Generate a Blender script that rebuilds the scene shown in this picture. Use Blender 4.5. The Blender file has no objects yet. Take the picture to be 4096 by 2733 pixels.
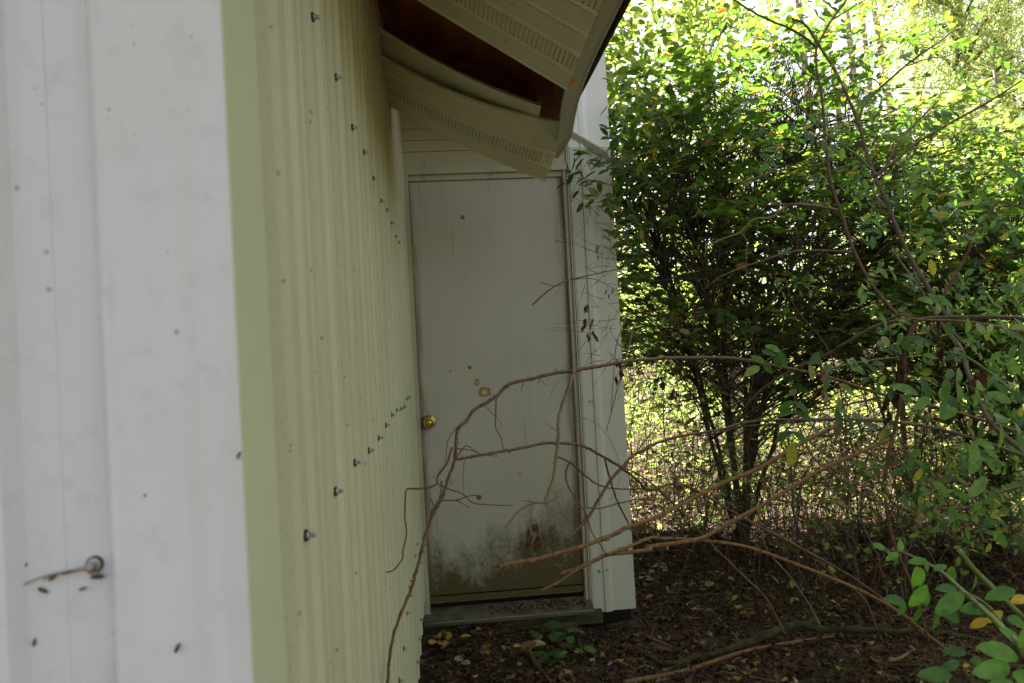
import bpy, math, random
import numpy as np
from mathutils import Vector, Matrix
random.seed(7); rng = np.random.default_rng(7)
C = bpy.context.scene
col = C.collection
# ------------------------------------------------------------ camera
F = 3137.0; CX, CY = 2048.0, 1366.5; CAMZ = 1.33
Yc = Vector(((1771-CX)/F, -(1432-CY)/F, -1)).normalized()
Uc = Vector((-0.052, 1.0, 0.0)); Uc = (Uc - Yc*Uc.dot(Yc)).normalized()
Xc = Yc.cross(Uc).normalized()
R = Matrix((Xc, Yc, Uc))            # rows: world axes in camera space -> cam->world
cam = bpy.data.objects.new('camera', bpy.data.cameras.new('camera')); col.objects.link(cam)
cam.matrix_world = Matrix.Translation((0, 0, CAMZ)) @ R.to_4x4()
cam.data.sensor_width = 23.5; cam.data.lens = 23.5*F/4096
cam.data.clip_start = 0.02; cam.data.clip_end = 500
cam.data.dof.use_dof = True; cam.data.dof.focus_distance = 2.9; cam.data.dof.aperture_fstop = 5.3
C.camera = cam
def at(px, py, Y):                   # photo pixel (4096 wide) -> point at distance Y along the wall
    d = R @ Vector(((px-CX)/F, -(py-CY)/F, -1))
    return Vector((0, 0, CAMZ)) + d*(Y/d.y)
def atd(px, py, Y): return at(px*1.743, py*1.743, Y)
# ------------------------------------------------------------ light
SUN_EL, SUN_AZ = 50, -24             # azimuth from +Y, negative = towards -X
w = bpy.data.worlds.new("World"); C.world = w; w.use_nodes = True
nt = w.node_tree; bg = nt.nodes['Background']
sky = nt.nodes.new('ShaderNodeTexSky'); sky.sky_type = 'NISHITA'; sky.sun_disc = False
sky.sun_elevation = math.radians(SUN_EL); sky.sun_rotation = math.radians(SUN_AZ)
sky.dust_density = 3.0; sky.air_density = 1.0
hs = nt.nodes.new('ShaderNodeHueSaturation'); hs.inputs['Saturation'].default_value = 0.40
wb = nt.nodes.new('ShaderNodeMix'); wb.data_type = 'RGBA'; wb.blend_type = 'MULTIPLY'; wb.inputs[0].default_value = 1; wb.inputs[7].default_value = (1.0, .985, .93, 1)
nt.links.new(sky.outputs[0], hs.inputs['Color']); nt.links.new(hs.outputs[0], wb.inputs[6]); nt.links.new(wb.outputs[2], bg.inputs[0])
bg.inputs[1].default_value = 0.05
sd = bpy.data.lights.new('sun', 'SUN'); sd.energy = 5.0; sd.angle = math.radians(0.6); sd.color = (1, .93, .82)
sun = bpy.data.objects.new('sun', sd); col.objects.link(sun)
a, e = math.radians(SUN_AZ), math.radians(SUN_EL)
sv = Vector((math.sin(a)*math.cos(e), math.cos(a)*math.cos(e), math.sin(e)))
sun.rotation_euler = sv.to_track_quat('Z', 'Y').to_euler(); sun.location = sv*30
C.view_settings.view_transform = 'Standard'; C.view_settings.look = 'None'
C.view_settings.exposure = 2.85; C.view_settings.gamma = 1.0
C.cycles.use_denoising = True; C.cycles.max_bounces = 7; C.cycles.diffuse_bounces = 5
C.cycles.transmission_bounces = 4; C.cycles.transparent_max_bounces = 10; C.cycles.sample_clamp_indirect = 6
C.cycles.caustics_reflective = False; C.cycles.caustics_refractive = False
# ------------------------------------------------------------ material helpers
def ramp(nt, fac, stops, interp='LINEAR'):
    r = nt.nodes.new('ShaderNodeValToRGB'); r.color_ramp.interpolation = interp
    el = r.color_ramp.elements
    while len(el) < len(stops): el.new(.5)
    for x, (p, c) in zip(el, stops):
        x.position = p; x.color = (*c, 1) if len(c) == 3 else c
    nt.links.new(fac, r.inputs[0]); return r.outputs[0]
def tex(nt, kind, scale, vec, **kw):
    n = nt.nodes.new('ShaderNodeTex'+kind); n.inputs['Scale'].default_value = scale
    for k, v in kw.items():
        if k in n.inputs: n.inputs[k].default_value = v
        else: setattr(n, k, v)
    nt.links.new(vec, n.inputs['Vector']); return n
def coords(nt, scale=(1, 1, 1), loc=(0, 0, 0)):
    tc = nt.nodes.new('ShaderNodeTexCoord'); m = nt.nodes.new('ShaderNodeMapping')
    m.inputs['Scale'].default_value = scale; m.inputs['Location'].default_value = loc
    nt.links.new(tc.outputs['Object'], m.inputs[0]); return m.outputs[0]
def mix(nt, fac, a, b, mode='MIX'):
    m = nt.nodes.new('ShaderNodeMix'); m.data_type = 'RGBA'; m.blend_type = mode
    for s, v in ((m.inputs[0], fac), (m.inputs[6], a), (m.inputs[7], b)):
        if isinstance(v, (int, float)): s.default_value = v
        elif isinstance(v, tuple): s.default_value = (*v, 1) if len(v) == 3 else v
        else: nt.links.new(v, s)
    return m.outputs[2]
def mathn(nt, op, a, b=0.0, c=None):
    m = nt.nodes.new('ShaderNodeMath'); m.operation = op
    for s, v in zip(m.inputs, (a, b, c)):
        if v is None: continue
        if isinstance(v, (int, float)): s.default_value = v
        else: nt.links.new(v, s)
    return m.outputs[0]
def newmat(name, rough=.5, metal=0.0, spec=None):
    m = bpy.data.materials.new(name); m.use_nodes = True
    b = m.node_tree.nodes['Principled BSDF']; b.inputs['Roughness'].default_value = rough
    b.inputs['Metallic'].default_value = metal
    if spec is not None: b.inputs['Specular IOR Level'].default_value = spec
    return m, m.node_tree, b
def bump(nt, b, h, strength, dist=.01):
    n = nt.nodes.new('ShaderNodeBump'); n.inputs['Strength'].default_value = strength; n.inputs['Distance'].default_value = dist
    nt.links.new(h, n.inputs['Height']); nt.links.new(n.outputs[0], b.inputs['Normal'])
def specks(nt, scale, thr, vec):
    v = tex(nt, 'Voronoi', scale, vec); sep = nt.nodes.new('ShaderNodeSeparateColor'); nt.links.new(v.outputs['Color'], sep.inputs[0])
    r = mathn(nt, 'MULTIPLY', mathn(nt, 'SUBTRACT', sep.outputs[0], .5), thr*1.7)      # per-cell radius, many cells empty
    wob = tex(nt, 'Noise', scale*9, vec)
    d = mathn(nt, 'ADD', v.outputs['Distance'], mathn(nt, 'MULTIPLY', wob.outputs[0], thr*.25))
    return mathn(nt, 'LESS_THAN', d, r)
def wall_paint(name, base, dirt=(.40, .36, .22), dirt_amt=.3, speck=(24, .27), rough=.42, moldz=None, front=False):
    m, nt, b = newmat(name, rough)
    vec = coords(nt)
    n1 = tex(nt, 'Noise', 2.2, vec, Detail=6.0)
    st = tex(nt, 'Noise', 1, coords(nt, (30, 30, 1.2)), Detail=4.0)
    c = mix(nt, ramp(nt, n1.outputs[0], [(.35, (0,)*3), (.75, (1,)*3)]), base, tuple(x*y for x, y in zip(base, (.90, .89, .82))))
    c = mix(nt, mathn(nt, 'MULTIPLY', ramp(nt, st.outputs[0], [(.55, (0,)*3), (.8, (1,)*3)]), dirt_amt), c, dirt)
    s1 = specks(nt, speck[0], speck[1], vec); s2 = specks(nt, speck[0]*2.7, speck[1]*1.1, vec)
    c = mix(nt, mathn(nt, 'MULTIPLY', s1, .85), c, (.045, .035, .02))
    c = mix(nt, mathn(nt, 'MULTIPLY', s2, .5), c, (.13, .10, .06))
    # smeared brownish scuffs
    sm = tex(nt, 'Noise', 5, coords(nt, (3, 3, 1)), Detail=9.0, Roughness=.7)
    c = mix(nt, mathn(nt, 'MULTIPLY', ramp(nt, sm.outputs[0], [(.66, (0,)*3), (.74, (1,)*3)]), .35), c, (.30, .24, .12))
    dr = specks(nt, 26, .27, coords(nt, (1, 1, .055), (3.3, 1.1, 7)))          # thin vertical drips
    c = mix(nt, mathn(nt, 'MULTIPLY', dr, .35), c, (.26, .19, .08))
    if front:
        mo = tex(nt, 'Noise', 34, vec, Detail=8.0, Roughness=.7)
        c = mix(nt, ramp(nt, mo.outputs[0], [(.52, (0,)*3), (.8, (.35,)*3)]), c, (.36, .36, .33))
    if moldz:
        z0, z1 = moldz
        sp = nt.nodes.new('ShaderNodeSeparateXYZ'); nt.links.new(vec, sp.inputs[0])
        nn = tex(nt, 'Noise', 4.5, coords(nt, (1.2, 1, .7)), Detail=10.0, Roughness=.72)
        h = mathn(nt, 'ADD', mathn(nt, 'DIVIDE', mathn(nt, 'SUBTRACT', z1, sp.outputs[2]), z1-z0), mathn(nt, 'MULTIPLY', mathn(nt, 'SUBTRACT', nn.outputs[0], .5), 1.7))
        h = mathn(nt, 'ADD', h, mathn(nt, 'MULTIPLY', mathn(nt, 'SUBTRACT', sp.outputs[0], .18), .6))
        fine = tex(nt, 'Noise', 60, vec, Detail=6.0); drp = tex(nt, 'Noise', 1, coords(nt, (38, 38, 3.5)), Detail=6.0)
        h = mathn(nt, 'ADD', h, mathn(nt, 'MULTIPLY', mathn(nt, 'SUBTRACT', drp.outputs[0], .5), .3))
        mk = ramp(nt, mathn(nt, 'ADD', h, mathn(nt, 'MULTIPLY', mathn(nt, 'SUBTRACT', fine.outputs[0], .5), .5)), [(-.0, (0,)*3), (.30, (.42,)*3), (.66, (1,)*3)])
        c = mix(nt, mathn(nt, 'MULTIPLY', mk, .97), c, mix(nt, fine.outputs[0], (.040, .029, .002), (.10, .074, .008)))
        ed = mathn(nt, 'ABSOLUTE', mathn(nt, 'SUBTRACT', sp.outputs[0], DOORX)); ed = mathn(nt, 'ADD', ed, mathn(nt, 'MULTIPLY', mathn(nt, 'SUBTRACT', drp.outputs[0], .5), .10))
        c = mix(nt, ramp(nt, ed, [(DOORH-.035, (0,)*3), (DOORH+.004, (.8,)*3)]), c, (.13, .08, .03))
    nt.links.new(c, b.inputs['Base Color']); return m
def simple(name, base, var=.3, scale=20, rough=.7, metal=0, stretch=(1, 1, 1), bmp=0, spec=None):
    m, nt, b = newmat(name, rough, metal, spec); vec = coords(nt, stretch)
    n = tex(nt, 'Noise', scale, vec, Detail=6.0)
    nt.links.new(ramp(nt, n.outputs[0], [(.3, tuple(x*(1-var) for x in base)), (.7, tuple(min(1, x*(1+var)) for x in base))]), b.inputs['Base Color'])
    if bmp: bump(nt, b, n.outputs[0], bmp)
    return m
def leafmat(name, stops, trans, tmix=.45, rough=.42):
    m, nt, b = newmat(name, rough, 0, .35)
    at_ = nt.nodes.new('ShaderNodeAttribute'); at_.attribute_name = 'rnd'
    c = ramp(nt, at_.outputs['Fac'], stops)
    nz = tex(nt, 'Noise', 60, coords(nt), Detail=2.0)
    c = mix(nt, 1.0, c, ramp(nt, nz.outputs[0], [(.3, (.75,)*3), (.7, (1.2,)*3)]), 'MULTIPLY')
    nt.links.new(c, b.inputs['Base Color'])
    t = nt.nodes.new('ShaderNodeBsdfTranslucent'); nt.links.new(mix(nt, 1.0, c, trans, 'MULTIPLY'), t.inputs[0])
    ms = nt.nodes.new('ShaderNodeMixShader'); ms.inputs[0].default_value = tmix
    nt.links.new(b.outputs[0], ms.inputs[1]); nt.links.new(t.outputs[0], ms.inputs[2])
    nt.links.new(ms.outputs[0], nt.nodes['Material Output'].inputs[0]); return m
_a, _b = at(1720, 2406, 3.9).x, at(2337, 2365, 3.9).x; DOORX = (_a+_b)/2; DOORH = (_b-_a)/2
M = {}
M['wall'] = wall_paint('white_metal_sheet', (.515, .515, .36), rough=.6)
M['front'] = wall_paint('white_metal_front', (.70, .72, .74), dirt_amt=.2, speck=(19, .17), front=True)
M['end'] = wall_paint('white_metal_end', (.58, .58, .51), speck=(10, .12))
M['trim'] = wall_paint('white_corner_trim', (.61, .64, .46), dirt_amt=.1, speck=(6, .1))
M['siding'] = wall_paint('white_lap_siding', (.48, .45, .29), speck=(8, .14), rough=.5)
M['door'] = wall_paint('painted_door', (.49, .475, .395), dirt=(.25, .23, .18), dirt_amt=.16, speck=(7, .12), rough=.5, moldz=(.12, .52))
M['jamb'] = wall_paint('door_jamb_paint', (.46, .43, .30), dirt=(.16, .09, .03), dirt_amt=.7, speck=(14, .16), rough=.5)
M['alu'] = simple('dirty_sill', (.13, .115, .08), .45, 14, .5, .3)
M['rust'] = simple('rusty_edge', (.22, .09, .03), .4, 30, .8)
M['steel'] = simple('galvanised_screw', (.42, .43, .40), .3, 80, .35, .8)
M['rubber'] = simple('black_washer', (.03, .035, .035), .2, 80, .6)
M['brass'] = simple('worn_brass', (.62, .45, .13), .25, 60, .28, 1.0)
M['darkbrass'] = simple('dark_brass', (.16, .10, .03), .3, 60, .45, .8)
M['plate'] = simple('strike_stain', (.14, .09, .05), .3, 60, .5, .3)
M['timber'] = simple('mossy_timber', (.07, .06, .025), .5, 8, .9, 0, (1, 6, 6), .3)
M['rafter'] = simple('brown_rafter_wood', (.12, .045, .018), .35, 5, .8, 0, (2, 8, 8), .2)
M['deck'] = simple('brown_roof_deck', (.42, .15, .04), .4, 3, .85, 0, (6, 1, 2), .2)
M['split'] = simple('fresh_split_wood', (.62, .33, .10), .3, 30, .7)
M['shingle'] = simple('dark_shingle_edge', (.035, .03, .032), .4, 40, .9, bmp=.4)
M['black'] = simple('void_black', (.012, .01, .008), .3, 10, 1)
M['fascia'] = wall_paint('fascia_metal', (.52, .51, .42), speck=(10, .12))
M['dead'] = simple('dead_cane_bark', (.11, .055, .025), .45, 55, .6, 0, (1, 1, 1), .3)
M['orange'] = simple('orange_cane_bark', (.17, .085, .033), .45, 60, .75, 0, (1, 1, 1), .2)
M['pale'] = simple('pale_dead_twig', (.20, .14, .075), .3, 45, .7)
M['grey'] = simple('grey_twig', (.12, .085, .06), .4, 45, .8)
M['green'] = simple('green_stem', (.10, .15, .03), .35, 30, .5)
M['bark'] = simple('dark_shrub_bark', (.055, .042, .025), .5, 30, .9, 0, (1, 1, .3), .5)
M['pinkbark'] = simple('pale_tree_bark', (.34, .27, .24), .4, 9, .9, 0, (1, 1, .3), .5)
M['moss'] = simple('mossy_log_bark', (.045, .040, .015), .6, 22, 1, 0, (1, 1, 1), .8)
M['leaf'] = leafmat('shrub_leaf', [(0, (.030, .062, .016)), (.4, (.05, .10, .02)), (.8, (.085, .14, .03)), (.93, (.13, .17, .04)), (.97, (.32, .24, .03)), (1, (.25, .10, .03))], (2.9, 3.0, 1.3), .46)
M['rose'] = leafmat('rose_leaf', [(0, (.04, .09, .03)), (.5, (.08, .16, .035)), (.9, (.14, .24, .05)), (1, (.34, .26, .04))], (2.2, 2.6, 1.0), .4)
M['fore'] = leafmat('foreground_leaf', [(0, (.035, .10, .03)), (.5, (.085, .20, .035)), (.85, (.13, .27, .045)), (.9, (.5, .33, .03)), (1, (.55, .34, .04))], (2.2, 2.4, 1.0), .35)
M['tree'] = leafmat('sunlit_tree_leaf', [(0, (.06, .10, .025)), (.6, (.15, .20, .055)), (.9, (.28, .31, .12)), (1, (.34, .28, .12))], (2.6, 2.7, 1.7), .52)  # desaturated stops put the pale background haze into the leaf colour
M['needle'] = leafmat('cedar_needle', [(0, (.16, .20, .08)), (1, (.34, .37, .18))], (1.9, 2.0, 1.3), .5)
M['deadleaf'] = leafmat('curled_dead_leaf', [(0, (.06, .03, .015)), (.6, (.14, .065, .03)), (1, (.32, .24, .16))], (1.6, 1.2, .8), .3, .7)
M['straw'] = leafmat('dry_needle', [(0, (.06, .035, .02)), (.6, (.16, .10, .06)), (1, (.34, .26, .18))], (1, 1, 1), .1, .7)
M['litter'] = leafmat('fallen_leaf', [(0, (.035, .020, .012)), (.55, (.095, .050, .028)), (.86, (.18, .10, .05)), (.93, (.50, .33, .06)), (.97, (.32, .30, .24)), (1, (.2, .22, .08))], (1, .9, .7), .15, .75)
# ground
m, nt_, b = newmat('leaf_litter_soil', 1.0, 0, .1); vec = coords(nt_)
v1 = tex(nt_, 'Voronoi', 26, vec, Randomness=1.0); n1 = tex(nt_, 'Noise', 7, vec, Detail=10.0, Roughness=.7); n2 = tex(nt_, 'Noise', .8, vec, Detail=3.0)
sc_ = nt_.nodes.new('ShaderNodeSeparateColor'); nt_.links.new(v1.outputs['Color'], sc_.inputs[0])
c = ramp(nt_, sc_.outputs[0], [(0, (.05, .03, .022)), (.6, (.11, .068, .05)), (.9, (.19, .13, .10)), (1, (.32, .24, .18))])
c = mix(nt_, ramp(nt_, n1.outputs[0], [(.4, (0,)*3), (.65, (1,)*3)]), c, (.035, .024, .016))
c = mix(nt_, ramp(nt_, n2.outputs[0], [(.52, (0,)*3), (.62, (.6,)*3)]), c, (.05, .055, .02))
nt_.links.new(c, b.inputs['Base Color']); bump(nt_, b, n1.outputs[0], .9, .03); M['soil'] = m
# perforated soffit: real holes through the sheet
def perf_mat():
    m, nt, b = newmat('perforated_soffit', .45); vec = coords(nt)
    n = tex(nt, 'Noise', 6, vec, Detail=5.0)
    nt.links.new(ramp(nt, n.outputs[0], [(.3, (.58, .59, .44)), (.7, (.65, .66, .50))]), b.inputs['Base Color'])
    uv = nt.nodes.new('ShaderNodeUVMap'); sp = nt.nodes.new('ShaderNodeSeparateXYZ'); nt.links.new(uv.outputs[0], sp.inputs[0])
    fx = mathn(nt, 'ABSOLUTE', mathn(nt, 'SUBTRACT', mathn(nt, 'FRACT', sp.outputs[0]), .5))
    fy = mathn(nt, 'ABSOLUTE', mathn(nt, 'SUBTRACT', mathn(nt, 'FRACT', sp.outputs[1]), .5))
    hole = mathn(nt, 'MULTIPLY', mathn(nt, 'LESS_THAN', fx, .16), mathn(nt, 'LESS_THAN', fy, .22))
    t = nt.nodes.new('ShaderNodeBsdfTransparent'); ms = nt.nodes.new('ShaderNodeMixShader')
    nt.links.new(hole, ms.inputs[0]); nt.links.new(b.outputs[0], ms.inputs[1]); nt.links.new(t.outputs[0], ms.inputs[2])
    nt.links.new(ms.outputs[0], nt.nodes['Material Output'].inputs[0]); return m
M['perf'] = perf_mat(); M['soffit'] = wall_paint('plain_soffit', (.64, .65, .49), dirt_amt=.2, speck=(8, .1))
# ------------------------------------------------------------ object helpers
def tag(o, label=None, cat=None, group=None, kind=None):
    for k, v in (('label', label), ('category', cat), ('group', group), ('kind', kind)):
        if v: o[k] = v
    return o
def thing(name, loc, label, cat, group=None):
    o = bpy.data.objects.new(name, None); col.objects.link(o); o.location = loc; o.empty_display_size = .1
    return tag(o, label, cat, group)
WORLDLOC = {}
def link(name, me, mats, parent=None, smooth=False):
    for mt in (mats if isinstance(mats, (list, tuple)) else [mats]): me.materials.append(mt)
    o = bpy.data.objects.new(name, me); col.objects.link(o)
    if parent is not None:
        o.parent = parent; o.location = -WORLDLOC.get(parent.name, parent.location)  # mesh stays in world coordinates
        WORLDLOC[o.name] = Vector((0, 0, 0))
    if smooth: me.polygons.foreach_set('use_smooth', [True]*len(me.polygons))
    return o
class MB:
    def __init__(s): s.v = []; s.f = []; s.mi = []; s.uv = None
    def add(s, vs, fs, mi=0):
        n = len(s.v); s.v += [tuple(x) for x in vs]; s.f += [tuple(n+i for i in f) for f in fs]; s.mi += [mi]*len(fs); return s
    def box(s, x0, y0, z0, x1, y1, z1, mi=0):
        vs = [(x, y, z) for z in (z0, z1) for y in (y0, y1) for x in (x0, x1)]
        return s.add(vs, [(0, 2, 3, 1), (4, 5, 7, 6), (0, 1, 5, 4), (2, 6, 7, 3), (0, 4, 6, 2), (1, 3, 7, 5)], mi)
    def prism(s, poly, axis, a, b, mi=0, caps=True):     # poly in the two other axes, in cyclic order
        n = len(poly)
        def p(q, t): return {0: (t, q[0], q[1]), 1: (q[0], t, q[1]), 2: (q[0], q[1], t)}[axis]
        vs = [p(q, a) for q in poly]+[p(q, b) for q in poly]
        fs = [(i, (i+1) % n, n+(i+1) % n, n+i) for i in range(n)]
        if caps: fs += [tuple(range(n))[::-1], tuple(range(n, 2*n))]
        return s.add(vs, fs, mi)
    def tube(s, pts, rad, sides=6, mi=0):
        pts = [Vector(p) for p in pts]; n = len(pts)
        if isinstance(rad, (int, float)): rad = [rad]*n
        vs = []; ref = None
        for i, p in enumerate(pts):
            t = (pts[min(i+1, n-1)]-pts[max(i-1, 0)])
            t = t.normalized() if t.length > 1e-9 else Vector((0, 0, 1))
            if ref is None: ref = t.orthogonal().normalized()
            ref = (ref-t*ref.dot(t)); ref = ref.normalized() if ref.length > 1e-6 else t.orthogonal().normalized()
            bi = t.cross(ref)
            for k in range(sides):
                an = 2*math.pi*k/sides; vs.append(p+(ref*math.cos(an)+bi*math.sin(an))*rad[i])
        fs = [(i*sides+k, i*sides+(k+1) % sides, (i+1)*sides+(k+1) % sides, (i+1)*sides+k) for i in range(n-1) for k in range(sides)]
        fs += [tuple(range(sides))[::-1], tuple(range((n-1)*sides, n*sides))]
        return s.add(vs, fs, mi)
    def lathe(s, prof, origin, axis, sides=24, mi=0):    # prof: (r, h) along axis
        ax = Vector(axis).normalized(); u = ax.orthogonal().normalized(); w_ = ax.cross(u); o = Vector(origin); vs = []
        for r, h in prof:
            for k in range(sides):
                an = 2*math.pi*k/sides; vs.append(o+ax*h+(u*math.cos(an)+w_*math.sin(an))*r)
        n = len(prof)
        fs = [(i*sides+k, i*sides+(k+1) % sides, (i+1)*sides+(k+1) % sides, (i+1)*sides+k) for i in range(n-1) for k in range(sides)]
        fs.append(tuple(range((n-1)*sides, n*sides)))
        return s.add(vs, fs, mi)
    def build(s, name, mats, parent=None, smooth=False):
        me = bpy.data.meshes.new(name); me.from_pydata(s.v, [], s.f); me.polygons.foreach_set('material_index', s.mi); me.update()
        return link(name, me, mats, parent, smooth)
def smooth_path(pts, k=5):
    P = [Vector(p) for p in pts]
    if len(P) < 3: return P
    Q = [P[0]*2-P[1]]+P+[P[-1]*2-P[-2]]; out = []
    for i in range(1, len(Q)-2):
        a, b, c, d = Q[i-1:i+3]
        for j in range(k):
            t = j/k; out.append(.5*((2*b)+(c-a)*t+(2*a-5*b+4*c-d)*t*t+(3*b-a-3*c+d)*t**3))
    out.append(P[-1]); return out
LO = (np.array([(0, 0, 0), (.28, -.42, .03), (.28, .42, .03), (.68, -.40, .0), (.68, .40, .0), (1, 0, -.12), (.28, 0, -.04), (.68, 0, -.07)]),
      [(0, 2, 6), (0, 6, 1), (6, 2, 4), (6, 4, 7), (1, 6, 7), (1, 7, 3), (7, 4, 5), (3, 7, 5)])
def hi_tmpl(n=8):
    vs, fs = [], []
    for i in range(n+1):
        t = i/n; wd = math.sin(math.pi*min(1, t*.93+.03))**.75*.5*(1-.25*t)*(1.0 if i < n else 0)
        dr = -.22*t*t
        for s_, k in ((-1, .12), (0, 0), (1, .12)): vs.append((t, s_*wd*(1+.05*(i % 2)), dr+k*abs(wd)))
    for i in range(n):
        a = i*3
        fs += [(a, a+1, a+4), (a, a+4, a+3), (a+1, a+2, a+5), (a+1, a+5, a+4)]
    return np.array(vs), fs
HI = hi_tmpl()
TINY = (np.array([(0, 0, 0), (.45, -.5, 0), (.45, .5, 0), (1, 0, -.1)]), [(0, 2, 1), (1, 2, 3)])
NEEDLE = (np.array([(0, -.5, 0), (0, .5, 0), (1, .2, -.15), (1, -.2, -.15)]), [(0, 1, 2), (0, 2, 3)])
CURL = (np.array([(0, 0, 0), (.3, -.3, .25), (.3, .3, .2), (.6, -.15, -.2), (.65, .35, -.1), (1, .1, .15), (.35, 0, -.1), (.7, .05, .2)]), LO[1])
def leaves(name, P, D, N, L, W, mat, parent=None, tmpl=LO, rnd=None):
    P, D, N = (np.asarray(x, float) for x in (P, D, N)); n = len(P)
    L = np.broadcast_to(np.asarray(L, float), (n,)); W = np.broadcast_to(np.asarray(W, float), (n,))
    D = D/np.linalg.norm(D, axis=1, keepdims=True); S = np.cross(D, N); S /= np.linalg.norm(S, axis=1, keepdims=True)+1e-9; N = np.cross(S, D)
    T, Fc = tmpl; k = len(T); nf = len(Fc)
    V = P[:, None, :]+D[:, None, :]*(T[None, :, 0:1]*L[:, None, None])+S[:, None, :]*(T[None, :, 1:2]*W[:, None, None])+N[:, None, :]*(T[None, :, 2:3]*L[:, None, None])
    V = V.reshape(-1, 3); Fi = (np.array(Fc)[None]+(np.arange(n)*k)[:, None, None]).reshape(-1)
    me = bpy.data.meshes.new(name); me.vertices.add(len(V)); me.vertices.foreach_set('co', V.ravel().astype(np.float32))
    me.loops.add(len(Fi)); me.loops.foreach_set('vertex_index', Fi.astype(np.int32))
    me.polygons.add(n*nf); me.polygons.foreach_set('loop_start', (np.arange(n*nf)*3).astype(np.int32))
    me.update(calc_edges=True); me.validate()
    at_ = me.attributes.new('rnd', 'FLOAT', 'FACE'); r = rng.random(n) if rnd is None else np.asarray(rnd)
    at_.data.foreach_set('value', np.repeat(r, nf).astype(np.float32))
    return link(name, me, mat, parent, True)
def uvec(n): v = rng.normal(size=(n, 3)); return v/np.linalg.norm(v, axis=1, keepdims=True)
# ============================================================ STRUCTURE: ground
def gh(x, y):
    h = .035*math.sin(1.7*x+.4)*math.sin(1.1*y)+.02*math.sin(4.1*x+2*y)+.012*math.sin(9*x-5*y)
    h += .10*math.exp(-((x-1.45)/.55)**2-((y-4.9)/.5)**2)         # low rise at the foot of the shrub
    if y > 6: h += .05*(y-6)*.5
    return h
g = MB(); xs = list(np.linspace(-1, 5, 110))+list(np.linspace(5.3, 40, 24)); xs = list(np.linspace(-40, -1.2, 16))+xs
ys = list(np.linspace(-6, .6, 12))+list(np.linspace(.7, 7, 120))+list(np.linspace(7.3, 90, 40))
vs = [(x, y, gh(x, y)+random.uniform(-.006, .006)) for y in ys for x in xs]; nx = len(xs)
g.add(vs, [(j*nx+i, j*nx+i+1, (j+1)*nx+i+1, (j+1)*nx+i) for j in range(len(ys)-1) for i in range(nx-1)])
tag(g.build('ground', M['soil'], None, True), kind='structure')
# ============================================================ BUILDING
XW = -.157; YC = .605; YD = 3.9; ZB = .158; ZTOP = 4.2
house = thing('metal_building', (XW, YC, 0), 'white metal clad building with a sagging soffit and weathered door', 'building')
def sheet(along0, along1, step, off):
    """profile (along, out) of the ribbed sheet: double fold ribs with two shallow stiffeners between"""
    pts = [(along0, 0)]; a = off
    while a < along1-.05:
        pts += [(a-.046, 0), (a-.040, .0070), (a-.020, .0080), (a+.010, .0055), (a+.018, .0120), (a+.030, .0128), (a+.054, .0095), (a+.060, .0)]
        pts += [(a+.128, 0), (a+.134, .0022), (a+.146, .0012), (a+.149, 0)]
        a += step
    pts.append((along1, 0)); return [p for p in pts if along0 <= p[0] <= along1]
# long side wall (normal +X)
prof = sheet(YC+.10, YD, .2286, .850)
mb = MB(); n = len(prof)
zs = [ZB, ZTOP]
vs = [(XW+o_, a_, z) for z in zs for a_, o_ in prof]+[(XW-.03, a_, z) for z in zs for a_, o_ in prof]
fs = [(i, i+1, n+i+1, n+i) for i in range(n-1)]+[(2*n+i, i, i+1, 2*n+i+1)[::-1] for i in range(n-1)]
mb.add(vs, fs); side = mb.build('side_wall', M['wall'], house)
def screw(name, p, nrm, parent, r=.0050):
    s_ = MB(); s_.lathe([(r*1.25, 0), (r*1.25, .0028), (r*.6, .0030)], p, nrm, 14, 1)
    s_.lathe([(r*1.1, .0031), (r*1.0, .0042), (r*.6, .0044)], p, nrm, 14, 0)
    s_.lathe([(r*.6, .004), (r*.6, .0095), (r*.5, .0105)], p, nrm, 6, 0)
    return s_.build(name, [M['steel'], M['rubber']], parent)
for k in range(12):
    y0 = .820+k*.2286
    for z_, jit in ((CAMZ-.163, 1), (CAMZ+.457, 1), (CAMZ-.78, 1), (CAMZ-1.09, .5)):
        if z_ > CAMZ+.4 and k > 10: continue
        if z_ < CAMZ-.7 and k < 3: continue
        screw('screw', (XW+.0076, y0+random.uniform(-.005, .005), z_+random.uniform(-.014, .014)*jit), (1, 0, 0), side)
# corner trim, two legs
q1 = .112
ct = MB()
ct.prism([(XW+.0045, YC), (XW+.0045, YC+q1), (XW+.0005, YC+q1+.012), (XW+.0005, YC+.0036), (XW+.0034, YC+.0036), (XW+.0034, YC)][::-1], 2, ZB-.02, ZTOP)
ct.build('corner_trim', M['trim'], house)
ct = MB(); FW = YC+.017
ct.prism([(XW+.0032, YC), (XW+.0032, YC+.003), (XW-.089, YC+.003), (XW-.099, FW-.001), (XW-.101, FW-.001), (XW-.091, YC)][::-1], 2, ZB-.02, ZTOP)
ct.build('corner_trim', M['front'], house)
# front wall (normal -Y)
pr = [(XW-.10, 0), (XW-.1325, 0), (XW-.1335, .001), (XW-.1595, .0035), (XW-.168, .018), (XW-.192, .018), (XW-.205, 0)]; xq = XW-.205
for k in range(9):
    pr += [(xq-.055, 0), (xq-.061, .004), (xq-.071, .004), (xq-.077, 0), (xq-.115, 0), (xq-.121, .004), (xq-.131, .004), (xq-.137, 0), (xq-.166, 0), (xq-.186, .017), (xq-.206, .017), (xq-.2286, 0)]; xq -= .2286
mb = MB(); n = len(pr); vs = [(a_, FW-o_, z) for z in (ZB, ZTOP) for a_, o_ in pr]
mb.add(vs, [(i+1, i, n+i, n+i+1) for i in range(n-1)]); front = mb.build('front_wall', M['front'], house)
p = at(382, 2255, FW); screw('screw', (p.x, FW, p.z), (0, -1, 0), front, .0050)
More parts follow.
